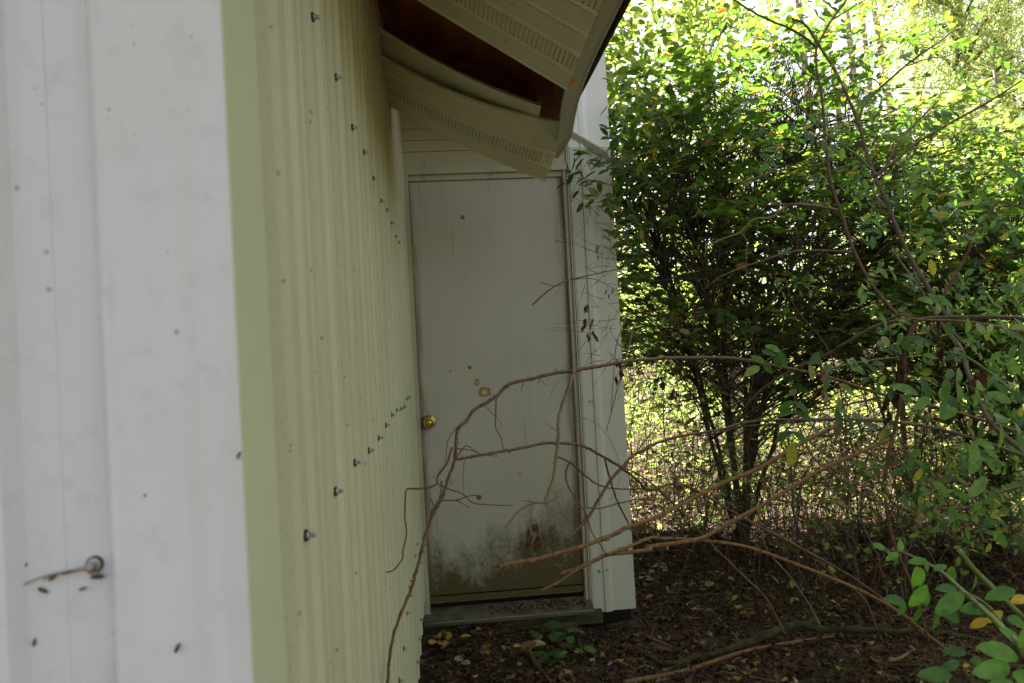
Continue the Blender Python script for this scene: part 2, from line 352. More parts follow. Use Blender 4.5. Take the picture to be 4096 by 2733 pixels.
# end wall plane pixels -> world
def pw(px, py, dy=0): return at(px, py, YD+dy)
XJ = pw(2368, 2440).x; XR = pw(2543, 2437).x; ZE = pw(2440, 2442).z; XL = XW+.0
xdl, xdr = pw(1720, 2406).x, pw(2337, 2365).x; zdb = pw(2030, 2388).z; zdt = pw(1620, 727).z
print('GEO', XJ, XR, ZE, xdl, xdr, zdb, zdt, XJ-XL)
# metal-clad part of the end wall
x1 = pw(2418, 2440).x; x2 = pw(2437, 2440).x; x3 = pw(2457, 2440).x
prof = [(XJ+.004, .012), (XJ+.012, .016), (x1-.004, .016), (x1-.003, .010), (x1+.002, .010), (x1+.003, .020), (x2, .020), (x3, 0.0), (XR, 0.0)]
mb = MB(); n = len(prof)
vs = [(a_, YD-o_, z) for z in (ZE, ZTOP+.6) for a_, o_ in prof]+[(XR, YD+.05, ZE), (XR, YD+.05, ZTOP+.6)]
fs = [(i, i+1, n+i+1, n+i) for i in range(n-1)]+[(n-1, 2*n, 2*n+1, 2*n-1)]
zg = pw(2370, 590).z; vs = [(x, y, zg if z > 3 else z) for x, y, z in vs]
mb.add(vs, fs); endw = mb.build('end_wall', M['end'], house)
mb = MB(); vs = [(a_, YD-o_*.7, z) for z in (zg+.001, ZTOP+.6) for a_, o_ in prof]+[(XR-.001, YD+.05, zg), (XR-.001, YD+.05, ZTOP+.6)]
mb.add(vs, fs); mb.build('gable_wall', wall_paint('skylit_gable_metal', (.84, .85, .88), dirt_amt=.05, speck=(9, .08)), house)  # paler, bluer base puts open-sky light into the upper wall colour
mb = MB().box(XR-.002, YD+.002, ZE, XR+.002, YD+3.2, ZTOP+.6); mb.build('far_side_wall', M['end'], house)
mb = MB().box(XL-.3, YD+.02, -.12, XR-.02, YD+3.2, ZE+.06); mb.build('foundation_shade_fill', M['black'], house)  # black fill paints the shade under the end wall, hides sunlit ground
for px, py in ((2394, 2281), (2425, 2276), (2357, 1603), (2371, 1603)): 
    p = pw(px, py); screw('screw', (p.x, YD-.017, p.z), (0, -1, 0), endw, .0055)
# J channel (dark gap + white lip)
jc = MB(); jt = pw(2276, 560).z
jc.box(XJ-.010, YD-.028, ZE-.01, XJ-.004, YD+.02, jt); jc.box(XJ+.0005, YD-.022, ZE-.01, XJ+.0045, YD, jt+.02)
jc.build('channel_trim', M['fascia'], house)
MB().box(XJ-.004, YD-.012, ZE-.005, XJ+.0005, YD-.002, jt).build('channel_gap', M['black'], house)
# sloped flashing strip across the end wall
A_, B_ = pw(2262, 508, -.03), pw(2432, 607, -.03)
fl = MB(); fl.add([(A_.x, YD-.035, A_.z), (B_.x, YD-.035, B_.z), (B_.x, YD-.035, B_.z-.008), (A_.x, YD-.035, A_.z-.008), (A_.x, YD+.0, A_.z+.004), (B_.x, YD, B_.z+.004),
        (A_.x, YD-.004, A_.z-.045), (B_.x, YD-.004, B_.z-.04)], [(3, 2, 1, 0), (0, 1, 5, 4), (6, 7, 2, 3)]); fl.build('roof_flashing', M['end'], house)
# lap siding above the door
mb = MB(); z = zdt+.089; zt = 3.0
while z < zt:
    mb.prism([(YD-.012, z), (YD-.002, z+.056), (YD+.01, z+.056), (YD+.01, z)], 0, XL, XJ-.011); z += .0565
mb.build('lap_siding', M['siding'], house)
# door surround
tr = MB()
xl0, xl1 = pw(1589, 900).x, pw(1617, 900).x
w_j = .028
tr.box(xdl-w_j, YD-.03, ZE-.05, xdl-.0008, YD+.04, zdt+.03)                     # left jamb
tr.box(xdl-w_j-.02, YD-.018, ZE-.05, xdl-w_j, YD+.02, zdt+.03)
tr.box(xdr+.001, YD-.006, ZE-.03, XJ-.03, YD+.05, zdt+.03); tr.box(XJ-.03, YD-.02, ZE-.03, XJ-.0205, YD+.04, zdt+.03); tr.box(XJ-.0205, YD-.012, ZE-.03, XJ-.0105, YD+.04, zdt+.03)
tr.box(xdl-.03, YD-.028, zdt+.028, xdr+.036, YD+.02, zdt+.058); tr.box(xdl-.02, YD-.005, zdt+.0006, xdr+.03, YD+.04, zdt+.028)
tr.box(XL, YD-.014, zdt+.058, XJ-.011, YD+.01, zdt+.088)
tr.build('door_frame', M['jamb'], house)
door = MB().box(xdl, YD+.012, zdb+.03, xdr, YD+.05, zdt).build('door', M['door'], house)
bv = door.modifiers.new('bevel', 'BEVEL'); bv.width = .0025; bv.segments = 2
k_ = at(1716, 1693, YD-.06); KP = Vector((k_.x, YD+.012, k_.z))
kn = MB(); kn.lathe([(.034, 0), (.034, .004), (.028, .008), (.013, .010), (.012, .028), (.020, .036), (.0275, .045), (.029, .054), (.0265, .062), (.021, .066), (.0205, .0655), (.0195, .063), (.0135, .063), (.013, .0655), (.0095, .067), (.0045, .067)], KP, (0, -1, 0), 32)
kb = kn.build('door_knob', M['brass'], door, True)
kn = MB(); kn.lathe([(.0196, .0632), (.0134, .0636)], KP, (0, -1, 0), 32); kn.box(KP.x-.0012, KP.y-.0685, KP.z-.006, KP.x+.0012, KP.y-.0672, KP.z+.006)
kn.build('keyhole', M['darkbrass'], door)
MB().box(xdl-.003, YD-.001, KP.z-.028, xdl+.018, YD+.0115, KP.z+.026).build('latch_plate', M['plate'], door)
br = MB(); br.box(xdl, YD+.008, zdb, xdr, YD+.012, zdb+.026); br.build('door_sweep', M['door'], door)
MB().box(xdl, YD+.007, zdb-.006, xdr, YD+.013, zdb-.001).build('rust_strip', M['rust'], door)
# hairline stains on door: oval lichen rings as thin discs
LICH = simple('lichen', (.34, .22, .07), .4, 90, .9)
def ring(px, py, r0, r1, sx=1.3):
    c_ = pw(px, py, .012); vs = []; N_ = 22
    for k in range(N_):
        an = 2*math.pi*k/N_
        for r_ in (r0*random.uniform(.85, 1.1), r1*random.uniform(.85, 1.15)): vs.append((c_.x+math.cos(an)*r_*sx, YD+.0112, c_.z+math.sin(an)*r_))
    ls = MB(); ls.add(vs, [(2*k, 2*k+1, (2*k+3) % (2*N_), (2*k+2) % (2*N_)) for k in range(N_)]); ls.build('lichen_spot', LICH, door)
for a_ in ((1938, 1570, .012, .026), (1908, 1530, .006, .019, .7), (2078, 1896, .006, .009), (1805, 1932, .006, .010, .8), (1820, 1922, .004, .006), (1740, 1907, .005, .007), (1800, 1485, .001, .008, .7), (1758, 1600, .001, .004)): ring(*a_)
# threshold and timbers
zt0 = pw(1707, 2482, -.12).z
th = MB()
zf = at(2000, 2467, YD-.09).z; zb_ = zdb-.03
th.prism([(YD-.09, zf-.022), (YD-.09, zf), (YD-.083, zf+.003), (YD+.02, zb_), (YD+.02, zf-.022)], 0, xdl-.03, XJ-.005)
th.build('threshold', M['alu'], house)
MB().box(xdl-.03, YD-.0945, zf-.008, XJ-.006, YD-.0905, zf-.002).build('threshold_strip', M['steel'], house)
MB().box(XL-.05, YD-.05, zf-.085, x1-.02, YD+.0, zf-.024).build('sill_timber', M['timber'], house)
MB().box(XL-.05, YD-.075, zf-.125, pw(2300, 2500).x, YD-.052, zf-.06).build('base_board', M['timber'], house)
# crumbs of debris on the threshold
n_ = 260; cx_ = rng.normal(.45, .15, n_).clip(xdl+.02, XJ-.05); cy_ = rng.uniform(YD-.075, YD-.0, n_)
dbs = leaves('debris', np.c_[cx_, cy_, zf+.004+(cy_-(YD-.083))/.103*(zb_-zf-.003)], np.c_[uvec(n_)[:, :2], rng.uniform(-.1, .3, n_)], np.tile((0, 0, 1.), (n_, 1)), rng.uniform(.006, .03, n_), rng.uniform(.004, .02, n_), leafmat('threshold_debris', [(0, (.05, .03, .015)), (.6, (.16, .10, .04)), (1, (.34, .26, .13))], (1, 1, 1), .1, .9), house, CURL); dbs['kind'] = 'stuff'
# ---- soffit: panels run from the wall down to the fascia
def wz(y): return CAMZ+1.0
def lerp(a, b, t): return a+(b-a)*t
def eave(y):     # inner fascia line (x, z)
    K = [(.2, .352, .70), (1.57, .352, .690), (1.98, .352, .672), (2.3, .405, .715), (2.58, .455, .765), (2.93, .42, .645)]
    for (a0, x0, z0), (a1, x1_, z1) in zip(K, K[1:]):
        if y <= a1: t = max(0, (y-a0)/(a1-a0)); return lerp(x0, x1_, t), CAMZ+lerp(z0, z1, t)
    return K[-1][1], CAMZ+K[-1][2]
def soffit_panel(y0, y1, kinds, sag, wallz=(1.0, 1.0), wally=None, xe=None, NB=26, label=None, endx=1.0, dz=0):
    """y0 far edge .. y1 near edge; kinds = string of p (plain) / h (perforated)"""
    cross = []; nk = len(kinds); wd = 1/nk
    for i, kd in enumerate(kinds):
        a_ = i*wd
        cross += [(a_+.0, -.002, kd), (a_+.05*wd, -.006, kd), (a_+.10*wd, 0, kd), (a_+.86*wd, 0, kd), (a_+.92*wd, .012, kd)]
    cross.append((1, 0, kinds[-1]))
    me = bpy.data.meshes.new('soffit_panel'); V = []; Fc = []; mi = []; uvs = []
    nc = len(cross); 
    for c_, (s_, lift, kd) in enumerate(cross):
        yw = lerp(y0, y1, s_); 
        xw, zw = XW+.003, CAMZ+lerp(wallz[0], wallz[1], s_)
        ex, ez = eave(yw) if xe is None else xe(s_)
        for i in range(NB+1):
            t = i/NB*endx
            V.append((lerp(xw, ex, t), yw, lerp(zw, ez, t)-sag*lerp(.3, 1, s_)*4*t*(1-t)+lift+dz))
    for c_ in range(nc-1):
        kd = cross[c_][2]; flat = abs(cross[c_+1][0]-cross[c_][0]) > .5*wd
        for i in range(NB):
            a_ = c_*(NB+1)+i; Fc.append((a_, a_+1, a_+NB+2, a_+NB+1)); mi.append(1 if (kd == 'h' and flat) else 0)
            u0, u1 = i*1.9, (i+1)*1.9
            uvs += [(u0, 0), (u1, 0), (u1, 6), (u0, 6)]
    me.from_pydata(V, [], Fc); me.polygons.foreach_set('material_index', mi); ul = me.uv_layers.new(name='UVMap')
    ul.data.foreach_set('uv', np.array(uvs, np.float32).ravel()); me.update()
    o = link('soffit_panel', me, [M['soffit'], M['perf']], house)
    if label: tag(o, label)
    return o
soffit_panel(2.93, 2.58, 'phpp', .040, (.952, .998), label='loose sagging soffit panel hanging lowest above the door')
soffit_panel(2.66, 2.455, 'p', .034, (.995, 1.037), endx=.86, dz=.014, label='slipped soffit strip with a torn end')
y_ = 1.98
for j in range(4):
    y1_ = y_-.30; soffit_panel(y_, y1_, 'php', .004, (1.0, 1.0)); y_ = y1_
# edge return of the panel beside the gap
# fascia: lip and outer face
K = [(.2, .393, .700), (1.57, .393, .700), (1.94, .400, .704), (2.12, .412, .708), (2.3, .43, .713), (2.45, .449, .72), (2.6, .466, .725), (2.75, .468, .726), (2.88, .462, .722)]
path = smooth_path([(x, y, CAMZ+z) for y, x, z in K], 4)
fa = MB(); V = []
for p in path: V += [(p.x-.042, p.y, p.z+.010), (p.x-.040, p.y, p.z), (p.x-.002, p.y, p.z), (p.x, p.y, p.z-.004), (p.x+.004, p.y, p.z-.004), (p.x+.006, p.y, p.z+.13)]
n = len(path); fa.add(V, [(i*6+k, i*6+k+1, (i+1)*6+k+1, (i+1)*6+k) for i in range(n-1) for k in range(5)])
fa.build('fascia', M['fascia'], house)
# roof deck, shingles, rafters over the cavity
ro = MB(); sl = (1.18-.93)/(.66)
ro.prism([(XW-.25, CAMZ+1.30), (.49, CAMZ+.865), (.49, CAMZ+.885), (XW-.25, CAMZ+1.32)], 1, .15, 2.96); ro.build('roof_deck', M['deck'], house)
ro = MB(); ro.prism([(XW-.3, CAMZ+1.36), (.505, CAMZ+.875), (.505, CAMZ+.862), (.512, CAMZ+.862), (.512, CAMZ+.9), (XW-.3, CAMZ+1.39)], 1, .12, 2.98); ro.build('roof_shingles', M['shingle'], house)
ro = MB(); ro.box(.375, .15, CAMZ+.74, .390, 2.3, CAMZ+.93); ro.build('sub_fascia', M['rafter'], house)
for yr in (.55, 1.16, 1.62, 2.72):
    MB().prism([(XW-.2, CAMZ+1.10), (.375, CAMZ+.76), (.375, CAMZ+.92), (XW-.2, CAMZ+1.262)], 1, yr, yr+.038).build('rafter', M['rafter'], house)
MB().prism([(XW-.03, CAMZ+.985), (.40, CAMZ+.70), (.45, CAMZ+.862), (XW-.03, CAMZ+1.17)], 1, 2.937, 2.957).build('soffit_end_blocker', M['rafter'], house)  # board added behind the far panel to keep light out of its holes
MB().box(XW-.25, .62, CAMZ+.99, XW-.0, 3.0, CAMZ+1.35).build('wall_top_plate', M['rafter'], house)
sp_ = MB(); a0, a1 = at(2275, 325, 2.03), at(2305, 300, 2.03)
sp_.prism([(a0.x-.004, a0.z-.014), (a1.x+.002, a1.z-.02), (a1.x+.006, a1.z-.004), (a0.x+.006, a0.z+.016)], 1, 2.0, 2.03)
sp_.build('split_batten', M['split'], house)
# main body: roof volume above (keeps light out of the eaves) and the solid behind the walls
MB().prism([(XW-4, ZTOP), (XW-.031, ZTOP), (XW-.031, ZTOP+.05), (XW-4, ZTOP+.05)], 1, YC+.01, YD+3.2).build('roof', M['shingle'], house)
MB().prism([(XW-.031, CAMZ+1.50), (.62, CAMZ+1.15), (.62, CAMZ+1.18), (XW-.031, CAMZ+1.53)], 1, 2.97, YD+.0).build('eave_light_blocker', M['deck'], house)  # hidden deck added to shade the siding above the door
MB().prism([(XW-.031, ZTOP+.55), (XR+.05, ZTOP+.55), (XR+.05, ZTOP+.6), (XW-.031, ZTOP+.6)], 1, YD-.03, YD+3.2).build('rear_roof', M['shingle'], house)
MB().box(XW-.034, YC+.02, 0.0, XW-.031, YD+.02, ZTOP).build('inner_wall', M['black'], house)
MB().box(XL, YD+.06, ZE, XR-.01, YD+.07, ZTOP+.5).build('inner_end_wall', M['black'], house)
# ============================================================ VEGETATION
def bez(p0, p1, bend, k=6):
    p0, p1 = Vector(p0), Vector(p1); m_ = (p0+p1)/2+Vector(bend)
    return [p0*(1-t)**2+m_*2*t*(1-t)+p1*t*t for t in [i/k for i in range(k+1)]]
def spray(c, d, ln, nl, droop=.3, flat=.7):
    """leaf positions along a twig starting at c, direction d"""
    P, D, N = [], [], []; d = Vector(d).normalized(); side_ = d.cross(Vector((0, 0, 1))).normalized()
    for i in range(nl):
        t = (i+.6)/nl; p = Vector(c)+d*ln*t+Vector((0, 0, -droop*ln*t*t)); s_ = side_*(1 if i % 2 else -1)
        dr = d*random.uniform(.25, .9)+s_*random.uniform(.5, 1.1)+Vector((0, 0, random.uniform(-.45, .25)))
        P.append(p); D.append(dr); N.append(Vector((0, 0, 1))*flat+Vector((random.gauss(0, .45), random.gauss(0, .45), random.gauss(0, .25))))
    return P, D, N
def shrub(name, base, label, cat, stems, crowns, nsp, leafL, mat='leaf', bark='bark', group=None, lps=(9, 15), dead=0, deadbox=None, keep=None, r0=.03, tw=.3, smallmesh=False):
    t = thing(name, base, label, cat, group); nodes = []
    for tip, r in stems:
        mb = MB(); b0 = Vector(base)+Vector((random.uniform(-.07, .07), random.uniform(-.07, .07), -.05)); tip = Vector(tip)
        mid1 = b0+(tip-b0)*.33; mid1.z += .12*(tip-b0).length; mid1 += Vector((random.gauss(0, .03), random.gauss(0, .03), 0))
        mid2 = b0+(tip-b0)*.68; mid2.z += .10*(tip-b0).length
        pts = smooth_path([b0, mid1, mid2, tip], 7); n = len(pts)
        mb.tube([p+Vector((random.gauss(0, .006), random.gauss(0, .006), 0)) for p in pts], [r*(1-.82*i/n)+.003 for i in range(n)], 7)
        mb.build('stem', M[bark], t, True); nodes += pts[5:]
    tot = sum(c[6] for c in crowns); P, D, N = [], [], []; br = MB()
    for j in range(nsp):
        q = random.uniform(0, tot)
        for c in crowns:
            q -= c[6]
            if q <= 0: break
        while True:
            u = Vector((random.uniform(-1, 1), random.uniform(-1, 1), random.uniform(-1, 1)))
            if .2 < u.length < 1: break
        p = Vector((c[0]+u.x*c[3], c[1]+u.y*c[4], c[2]+u.z*c[5]))
        if keep and not keep(p): continue
        nd = min(random.sample(nodes, min(len(nodes), 14)), key=lambda a: (a-p).length+max(0, a.z-p.z+.1)*3)
        out = (p-nd); out = out.normalized() if out.length > 1e-4 else Vector((1, 0, 0))
        d = Vector((out.x, out.y, out.z*.45+.08))+Vector((random.gauss(0, .35), random.gauss(0, .35), random.gauss(0, .2)))
        br.tube(bez(nd, p, (0, 0, .12*(p-nd).length), 5), [.006, .005, .004, .0032, .0025, .002], 4)
        ln = tw*random.uniform(.7, 1.3); d.normalize()
        br.tube([p+d*ln*k/4+Vector((0, 0, -.3*ln*(k/4)**2)) for k in range(5)], [.002, .0018, .0015, .0012, .0008], 3)
        a_, b_, c_ = spray(p, d, ln, random.randint(*lps)); P += a_; D += b_; N += c_
    br.build('branches', M[bark], t, True)
    if keep:
        ok = [i for i in range(len(P)) if keep(P[i])]; P = [P[i] for i in ok]; D = [D[i] for i in ok]; N = [N[i] for i in ok]
    n = len(P); L = rng.uniform(.5, 1.4, n)*leafL
    leaves('foliage', P, D, N, L, L*rng.uniform(.5, .68, n), M[mat], t, LO if not smallmesh else TINY)
    if dead:
        mb = MB(); x0, x1, y0, y1, z0, z1 = deadbox
        for _ in range(dead):
            p = Vector((random.uniform(x0, x1), random.uniform(y0, y1), random.uniform(z0, z1)))
            d = Vector((random.gauss(0, 1), random.gauss(0, .6), random.gauss(0, .7))).normalized(); L_ = random.uniform(.2, 1.2)
            pts = [p]
            for k in range(6): d = (d+Vector((random.gauss(0, .16), random.gauss(0, .16), random.gauss(0, .16)))).normalized(); pts.append(pts[-1]+d*L_/6)
            if keep and not all(keep(q) for q in pts): continue
            mb.tube(pts, [random.uniform(.0015, .0045)*(1-k/9) for k in range(7)], 4)
        mb.build('dead_twigs', M['dead'], t, True)
    return t
def not_in_house(p): return not (p.y > YD-.12 and p.x < XR+.03) and not (p.x < .50 and p.z > 1.2)
P3 = lambda xd, yd, Y: atd(xd, yd, Y)
def crown(xd, yd, Y, rx, ry, rz, w_): p = atd(xd, yd, Y); return (p.x, p.y, p.z, rx, ry, rz, w_)
# main multi-stem shrub
base = (1.80, 4.75, gh(1.8, 4.75))
st = [(P3(1500, 560, 4.3), .012), (P3(1560, 430, 4.7), .015), (P3(1650, 330, 4.9), .019), (P3(1750, 250, 5.1), .016), (P3(1850, 300, 4.6), .019), (P3(1950, 420, 4.9), .013), (P3(2050, 520, 4.6), .012), (P3(1620, 620, 4.2), .010), (P3(1420, 420, 4.1), .009), (P3(1700, 500, 5.2), .012), (P3(1830, 560, 4.2), .010)]
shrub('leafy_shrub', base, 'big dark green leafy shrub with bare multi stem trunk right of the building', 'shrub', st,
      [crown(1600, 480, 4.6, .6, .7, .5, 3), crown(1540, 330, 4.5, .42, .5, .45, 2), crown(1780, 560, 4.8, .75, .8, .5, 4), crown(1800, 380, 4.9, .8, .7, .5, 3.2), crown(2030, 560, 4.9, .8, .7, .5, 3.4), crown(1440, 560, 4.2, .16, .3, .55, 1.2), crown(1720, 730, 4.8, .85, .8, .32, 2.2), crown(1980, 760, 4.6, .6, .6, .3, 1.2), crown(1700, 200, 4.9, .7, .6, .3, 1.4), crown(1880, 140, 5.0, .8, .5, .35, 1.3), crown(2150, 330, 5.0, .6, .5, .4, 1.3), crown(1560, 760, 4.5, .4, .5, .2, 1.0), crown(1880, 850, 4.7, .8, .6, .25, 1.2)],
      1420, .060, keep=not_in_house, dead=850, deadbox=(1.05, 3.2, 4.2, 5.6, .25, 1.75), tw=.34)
# low branch reaching over the building edge
t = thing('overhanging_branch', tuple(P3(1500, 480, 3.9)), 'leafy branch with a few yellow leaves reaching across the building corner', 'branch')
mb = MB(); P, D, N = [], [], []
for A_, B_ in (((1520, 470), (1300, 405)), ((1500, 520), (1330, 430)), ((1510, 420), (1335, 345)), ((1500, 560), (1390, 470)), ((1490, 400), (1400, 300)), ((1530, 440), (1370, 380)), ((1480, 500), (1355, 465)), ((1540, 360), (1420, 250)), ((1500, 600), (1415, 540)), ((1550, 300), (1410, 190))):
    a_ = P3(*A_, 3.95); b_ = P3(*B_, 3.62); pts = bez(a_, b_, (0, 0, .05), 8); mb.tube(pts, [.004-.0004*k for k in range(9)], 5)
    for k in range(2, 9):
        for _ in range(4):
            d = Vector((random.uniform(-1, .3), random.uniform(-.7, .3), random.uniform(-.6, .35))); P.append(pts[k]+Vector((random.gauss(0, .02), random.gauss(0, .02), random.gauss(0, .02)))); D.append(d); N.append(Vector((random.gauss(0, .5), random.gauss(-.3, .4), 1)))
mb.build('stem', M['dead'], t, True); n = len(P); leaves('foliage', P, D, N, rng.uniform(.045, .085, n), rng.uniform(.024, .042, n), M['leaf'], t, LO)
# second shrub at the right edge and others behind
base2 = tuple(P3(2280, 1335, 4.3)); base2 = (base2[0], base2[1], gh(base2[0], base2[1]))
st = [(P3(2180, 700, 4.2), .02), (P3(2250, 600, 4.3), .022), (P3(2330, 560, 4.4), .022), (P3(2120, 800, 4.1), .016), (P3(2400, 650, 4.2), .02)]
shrub('leafy_shrub', base2, 'leafy shrub at the right edge with dark thin upright trunks', 'shrub', st,
      [crown(2280, 640, 4.3, .55, .5, .4, 3), crown(2150, 800, 4.2, .45, .4, .3, 2), crown(2330, 950, 4.1, .35, .4, .4, 1.6), crown(2300, 480, 4.5, .5, .5, .35, 1.2)], 480, .06, keep=not_in_house, dead=240,
      deadbox=(2.3, 3.5, 3.9, 5.0, .2, 1.4))
b3 = (3.6, 5.9, gh(3.6, 5.9))
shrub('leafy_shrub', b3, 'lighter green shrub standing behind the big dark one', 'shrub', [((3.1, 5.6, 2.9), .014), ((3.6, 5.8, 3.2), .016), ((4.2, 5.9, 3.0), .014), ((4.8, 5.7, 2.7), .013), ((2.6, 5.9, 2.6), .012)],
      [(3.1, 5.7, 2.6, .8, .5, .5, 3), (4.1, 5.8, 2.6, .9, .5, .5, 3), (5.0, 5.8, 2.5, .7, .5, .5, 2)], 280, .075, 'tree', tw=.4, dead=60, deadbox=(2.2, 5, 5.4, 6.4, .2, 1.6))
# --- trees
def tree(name, base, label, h, r, lean, crowns, nl, leafL, mat, bark='pinkbark', group=None, tmpl=LO, limbs=10, droop=0.0, clump=.25):
    t = thing(name, base, label, 'tree', group); b0 = Vector(base); top = b0+Vector((lean[0], lean[1], h))
    pts = smooth_path([b0-Vector((0, 0, .1)), b0+(top-b0)*.35+Vector((random.gauss(0, .06), 0, 0)), b0+(top-b0)*.7+Vector((random.gauss(0, .08), 0, 0)), top], 6)
    mb = MB(); mb.tube(pts, [r*(1-.8*i/len(pts)) for i in range(len(pts))], 9); P, D, N = [], [], []
    tot = sum(c[6] for c in crowns)
    for j in range(limbs):
        c = random.choice(crowns); p = Vector((c[0]+random.uniform(-.6, .6)*c[3], c[1]+random.uniform(-.6, .6)*c[4], c[2]+random.uniform(-.6, .6)*c[5]))
        nd = min(pts[3:], key=lambda a: abs(a.z-(p.z-.4))+.2*(a-p).length)
        mb.tube(bez(nd, p, (0, 0, .2), 6), [r*.3*(1-k/8) for k in range(7)], 5)
    mb.build('trunk', M[bark], t, True)
    for c in crowns:
        k = int(nl*c[6]/tot); nc = max(1, k//26); cen = uvec(nc)*(rng.random((nc, 1))**.45)*np.array(c[3:6])+np.array(c[:3])
        idx = rng.integers(0, nc, k); q = cen[idx]+rng.normal(0, clump, (k, 3))*np.array([1, 1, .55]); q[:, 2] -= droop*rng.random(k)
        P.append(q); d = uvec(k); d[:, 2] = d[:, 2]*.5-.3-droop*2; D.append(d); nn = rng.normal(0, .5, (k, 3)); nn[:, 2] += 1; N.append(nn)
    P, D, N = map(np.concatenate, (P, D, N)); n = len(P); L = leafL*rng.uniform(.7, 1.2, n)
    leaves('crown', P, D, N, L, L*(.6 if tmpl is not NEEDLE else .16), M[mat], t, tmpl); return t
gz = lambda x, y: (x, y, gh(x, y))
tree('broadleaf_tree', gz(2.9, 7.6), 'young broadleaf tree with bright yellow green leaves above the big shrub', 5.6, .07, (-.4, 0), [(1.75, 7.2, 4.2, .85, .8, 1.1, 4), (2.7, 7.4, 4.5, .6, .7, .7, 1.2), (2.2, 7.3, 3.2, .9, .7, .5, 1.2), (.9, 7.9, 4.1, .7, .7, .6, 1.5)], 4300, .11, 'tree')  # last crown ellipsoid added, hidden behind the building, to shade the ground
tree('broadleaf_tree', gz(7.6, 9.5), 'broadleaf tree with light green crown at the far right', 4.6, .07, (-.3, 0), [(7.2, 9.2, 2.8, 1.4, 1.0, 1.1, 4), (6.0, 9.0, 2.0, 1.2, 1, .8, 2.4)], 3600, .11, 'tree')
for i, (xd, lean, Y) in enumerate(((1905, .5, 13), (1990, .35, 14), (2032, .45, 15), (2050, .3, 13.5), (2070, -.3, 14), (1955, .4, 16), (2250, .3, 14))):
    p = P3(xd, 240, Y); zz = p.z
    tree('slender_tree', gz(p.x-lean*.0, Y), ('slender pale trunk leaning left, leftmost of the far trunks', 'slender pale trunk, second of the far trunks from the left', 'slender pale trunk in the middle of the far group', 'slender pale trunk close beside the forked one', 'slender pale trunk leaning right in the far group', 'slender pale trunk standing farthest back', 'slender trunk among drooping cedar foliage at right')[i],
         11+random.random()*2, .085+.02*random.random(), (lean*-1.6, 0), [(p.x+random.uniform(-1, 1), Y+1, 10.5, 1.3, 1.2, .9, 1)], 110, .13, 'tree', group='slender trees behind the thicket', limbs=6)
tree('cedar_tree', gz(8.6, 12.0), 'cedar with drooping yellowish feathery foliage at top right', 10, .16, (0, 0), [(8.2, 11.5, 6.6, 1.3, 1.0, 1.9, 5), (8.6, 11.6, 4.4, 1.2, 1.0, 1.3, 3), (6.7, 11.6, 7.0, .5, .5, .5, .6)], 15000, .13, 'needle', 'bark', tmpl=NEEDLE, limbs=26, droop=.06, clump=.26)
tree('cedar_tree', gz(11.0, 14.0), 'cedar with pale feathery foliage behind the first at far right', 11, .18, (0, 0), [(10.4, 13.4, 6.2, 1.8, 1.5, 2.6, 5)], 8000, .16, 'needle', 'bark', tmpl=NEEDLE, limbs=20, droop=.06, clump=.3)
# bushes added out of view beside the camera to bounce sunlight onto the long wall
for x_, y_, lb in ((3.2, .4, 'added unseen leafy bush bouncing light onto the long wall, nearest the camera'), (3.5, 2.0, 'added unseen leafy bush bouncing light onto the long wall, farther along')):
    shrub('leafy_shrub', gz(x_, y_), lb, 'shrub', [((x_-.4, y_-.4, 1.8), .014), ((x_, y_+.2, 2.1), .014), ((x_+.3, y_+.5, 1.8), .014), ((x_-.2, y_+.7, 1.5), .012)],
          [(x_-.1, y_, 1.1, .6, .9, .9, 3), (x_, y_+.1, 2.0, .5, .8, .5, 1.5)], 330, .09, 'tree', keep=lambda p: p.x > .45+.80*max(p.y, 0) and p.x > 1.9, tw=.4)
# far trees closing the horizon
proto = None
fl_ = ['hazy bright far tree just right of the building edge', 'hazy bright far tree behind the shrub trunks', 'hazy bright far tree behind the second shrub', 'bright far tree behind the cedar', 'far tree rising left of the slender trunks', 'far tree low between the cane arches', 'far bushy tree at the extreme right']
for i, (x, y, s_, rz) in enumerate(((3.2, 15, 1.0, 0), (6.0, 18, 1.15, 1.1), (9.5, 19, 1.1, 2.3), (13.5, 20, 1.3, 3.2), (4.2, 22, 1.2, 4.0), (8.0, 24, 1.2, 5.1), (16, 21, 1.2, .7))):
    if proto is None:
        proto = tree('far_tree', (0, 0, 0), fl_[0], 5, .12, (.2, 0), [(0, 0, 2.6, 2.0, 1.5, 1.6, 5), (.8, 0, 1.2, 1.6, 1.2, .9, 3), (-.9, .2, 1.4, 1.5, 1.2, 1.0, 3)], 4200, .15, 'tree', group='far trees closing the view'); o = proto; proto.rotation_euler.z = 0
    else:
        o = proto.copy(); col.objects.link(o)
        for ch in [c for c in bpy.data.objects if c.parent == proto]:
            q = ch.copy(); q.parent = o; col.objects.link(q)
        o['label'] = fl_[i]
    o.location = (x, y, gh(x, y)); o.scale = (s_,)*3; o.rotation_euler.z = rz
